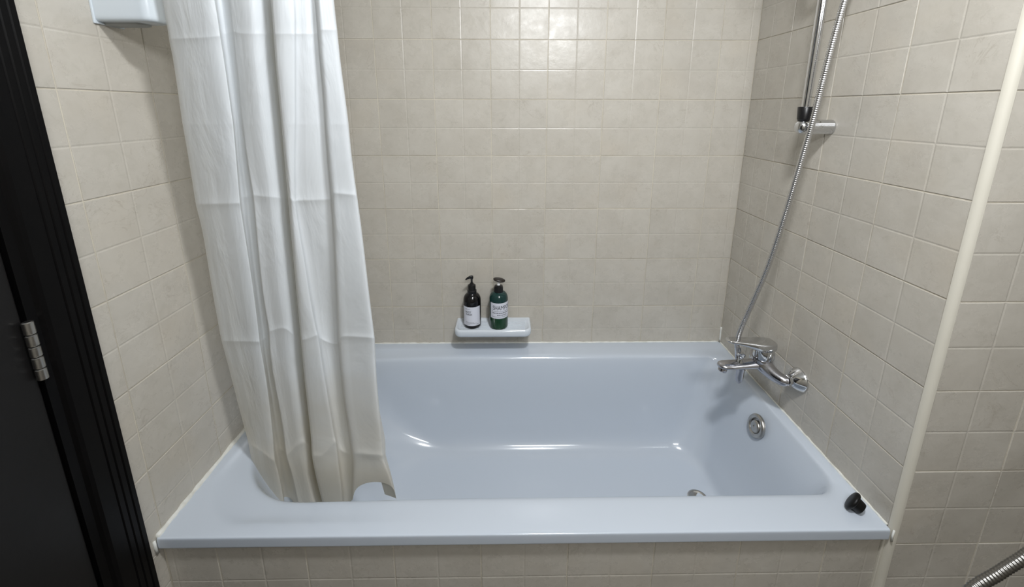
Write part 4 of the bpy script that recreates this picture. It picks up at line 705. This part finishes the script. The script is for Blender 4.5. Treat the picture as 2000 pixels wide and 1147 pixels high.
# ================================================================= SHOWER RAIL, HAND SHOWER, HOSES
RX, RY = 1.577, -.392
rl = thing('shower_rail', 'chrome vertical shower rail with black end cap standing off the right wall', 'shower rail', (R, RY, 1.4014))
RO = Vector((R, RY, 1.4014))
bm = bmesh.new(); tube(bm, [Vector((RX, RY, 1.440)) - RO, Vector((RX, RY, 2.10)) - RO], .0106, 24); from_bm('rail', bm, M['chrome'], rl, True, angle=50)
def bracket(zc, up):
    o = Vector((0, 0, zc - RO.z))
    bm = bmesh.new(); lathe(bm, [(.0195, 0), (.0200, .0015), (.0195, .004), (.0195, R - RX), (.0190, R - RX + .006), (.0165, R - RX + .0115), (.0115, R - RX + .0158), (.0055, R - RX + .0180), (0, R - RX + .0186)], 36, o, (-1, 0, 0))
    from_bm('wall_bracket', bm, M['chrome'], rl, True, angle=50)
    bm = bmesh.new(); c = Vector((RX, RY, zc)) - RO
    lathe(bm, [(.0120, .010), (.0150, .0195), (.0160, .0205), (.0182, .0515), (.0176, .0525), (.0100, .053)], 28, c, (0, 0, 1 if up else -1)); from_bm('end_cap', bm, M['black'], rl, True, angle=40)
bracket(1.4014, True); bracket(2.12, False)
bm = bmesh.new(); lathe(bm, [(.0175, -.022), (.0175, .022)], 28, Vector((RX, RY, 1.93)) - RO); tube(bm, [Vector((RX, RY, 1.93)) - RO, Vector((RX - .045, RY - .010, 1.935)) - RO], .010, 18)
from_bm('slider', bm, M['chrome'], rl, True, angle=40)
hs = thing('hand_shower', 'chrome hand shower clipped into the rail slider above the hose', 'hand shower', (RX - .05, RY - .012, 1.90))
bm = bmesh.new(); tube(bm, catmull([(0, 0, -.055), (-.004, -.002, .0), (-.010, -.004, .08), (-.030, -.008, .15), (-.060, -.014, .175)], 6), [.0105] * 12 + [.0115] * 12 + [.012], 20)
from_bm('handle', bm, M['chrome'], hs, True, angle=50)
bm = bmesh.new(); lathe(bm, [(.012, .02), (.035, .012), (.046, 0), (.046, -.010), (.040, -.014), (0, -.014)], 32, (-.075, -.017, .170), (.75, .12, .65)); from_bm('spray_head', bm, M['chrome'], hs, True, angle=40)

h1 = [(1.527, -.404, 1.845), (1.545, -.425, 1.825), (1.590, -.445, 1.835), (1.6175, -.440, 1.81), (1.6130, -.434, 1.765), (1.6045, -.430, 1.7075), (1.5916, -.428, 1.5898), (1.5841, -.425, 1.4845), (1.5785, -.422, 1.4067), (1.5716, -.410, 1.2903),
      (1.5619, -.395, 1.1425), (1.5480, -.380, .9981), (1.5276, -.365, .8763), (1.5120, -.352, .7832), (1.5110, -.342, .7250), (1.5225, -.338, .6840)]
bm = bmesh.new(); ribbed_hose(bm, [Vector(p) - Vector((1.5225, -.338, .684)) for p in h1], .0082)
ho = thing('shower_hose', 'ribbed chrome shower hose hanging from the rail down to the mixer tap', 'hose', (1.5225, -.338, .684))
from_bm('flexible_tube', bm, M['hose'], ho, True)
bm = bmesh.new(); tube(bm, [Vector(p) for p in ((0, 0, 0), (-.0025, -.0006, .012), (-.0058, -.0016, .026))], [.0098, .0096, .0088], 20); from_bm('end_ferrule', bm, M['chrome'], ho, True, angle=40)

sp = thing('bidet_hose', 'ribbed dark chrome hose looping across the lower right corner beside the tiled wall', 'hose', (1.93, -.785, .20))
SO = Vector((1.93, -.785, .20))
h2 = [(1.93, -.80, .23), (1.90, -.84, .24), (1.72, -.98, .33), (1.50, -1.07, .50), (1.415, -1.075, .655), (1.4550, -1.0560, .7440), (1.5120, -1.0455, .7770), (1.5720, -1.0340, .8060), (1.70, -.995, .855), (1.88, -.90, .91), (2.03, -.83, .945)]
bm = bmesh.new(); ribbed_hose(bm, [Vector(p) - SO for p in h2], .0078); from_bm('flexible_tube', bm, M['hose_dark'], sp, True)
bm = bmesh.new(); lathe(bm, [(.024, 0), (.024, .004), (.012, .008), (.012, .03)], 24, Vector((1.93, -.7795, .225)) - SO, (0, -1, 0)); from_bm('wall_elbow', bm, M['chrome'], sp, True, angle=40)
hk = thing('spray_holder', 'chrome wall holder carrying the end of the bidet hose', 'holder', (2.06, -.78, .95))
bm = bmesh.new(); lathe(bm, [(.022, 0), (.022, .005), (.012, .01), (.012, .032)], 24, (0, 0, 0), (0, -1, 0)); from_bm('bracket', bm, M['chrome'], hk, True, angle=40)
bm = bmesh.new(); tube(bm, [(-.012, -.04, 0), (.05, -.038, .05), (.10, -.036, .10)], [.011, .012, .018], 20); from_bm('spray_head', bm, M['chrome'], hk, True, angle=50)

# ================================================================= PLUG ON THE RIM
pl = thing('bath_plug', 'black round rubber plug lying on the front right corner of the bathtub rim', 'bath plug', (1.609, -.728, .5205))
axp = Vector((.62, -.66, -.42)).normalized()
bm = bmesh.new(); lathe(bm, [(0, -.003), (.010, -.0034), (.0185, -.0018), (.0205, .0005), (.0205, .0035), (.0185, .0055), (.0150, .006)], 32, (-.008, .004, .0185), axp); bmesh.ops.scale(bm, vec=(1.14, 1.14, 1.14), verts=bm.verts[:]); from_bm('flange', bm, M['rubber'], pl, True, angle=50)
bm = bmesh.new(); lathe(bm, [(.0150, .005), (.0142, .008), (.0128, .018), (.0118, .0200), (.009, .0205), (.0085, .017), (0, .017)], 32, (-.008, .004, .0185), axp); bmesh.ops.scale(bm, vec=(1.14, 1.14, 1.14), verts=bm.verts[:]); from_bm('stopper', bm, M['rubber'], pl, True, angle=50)
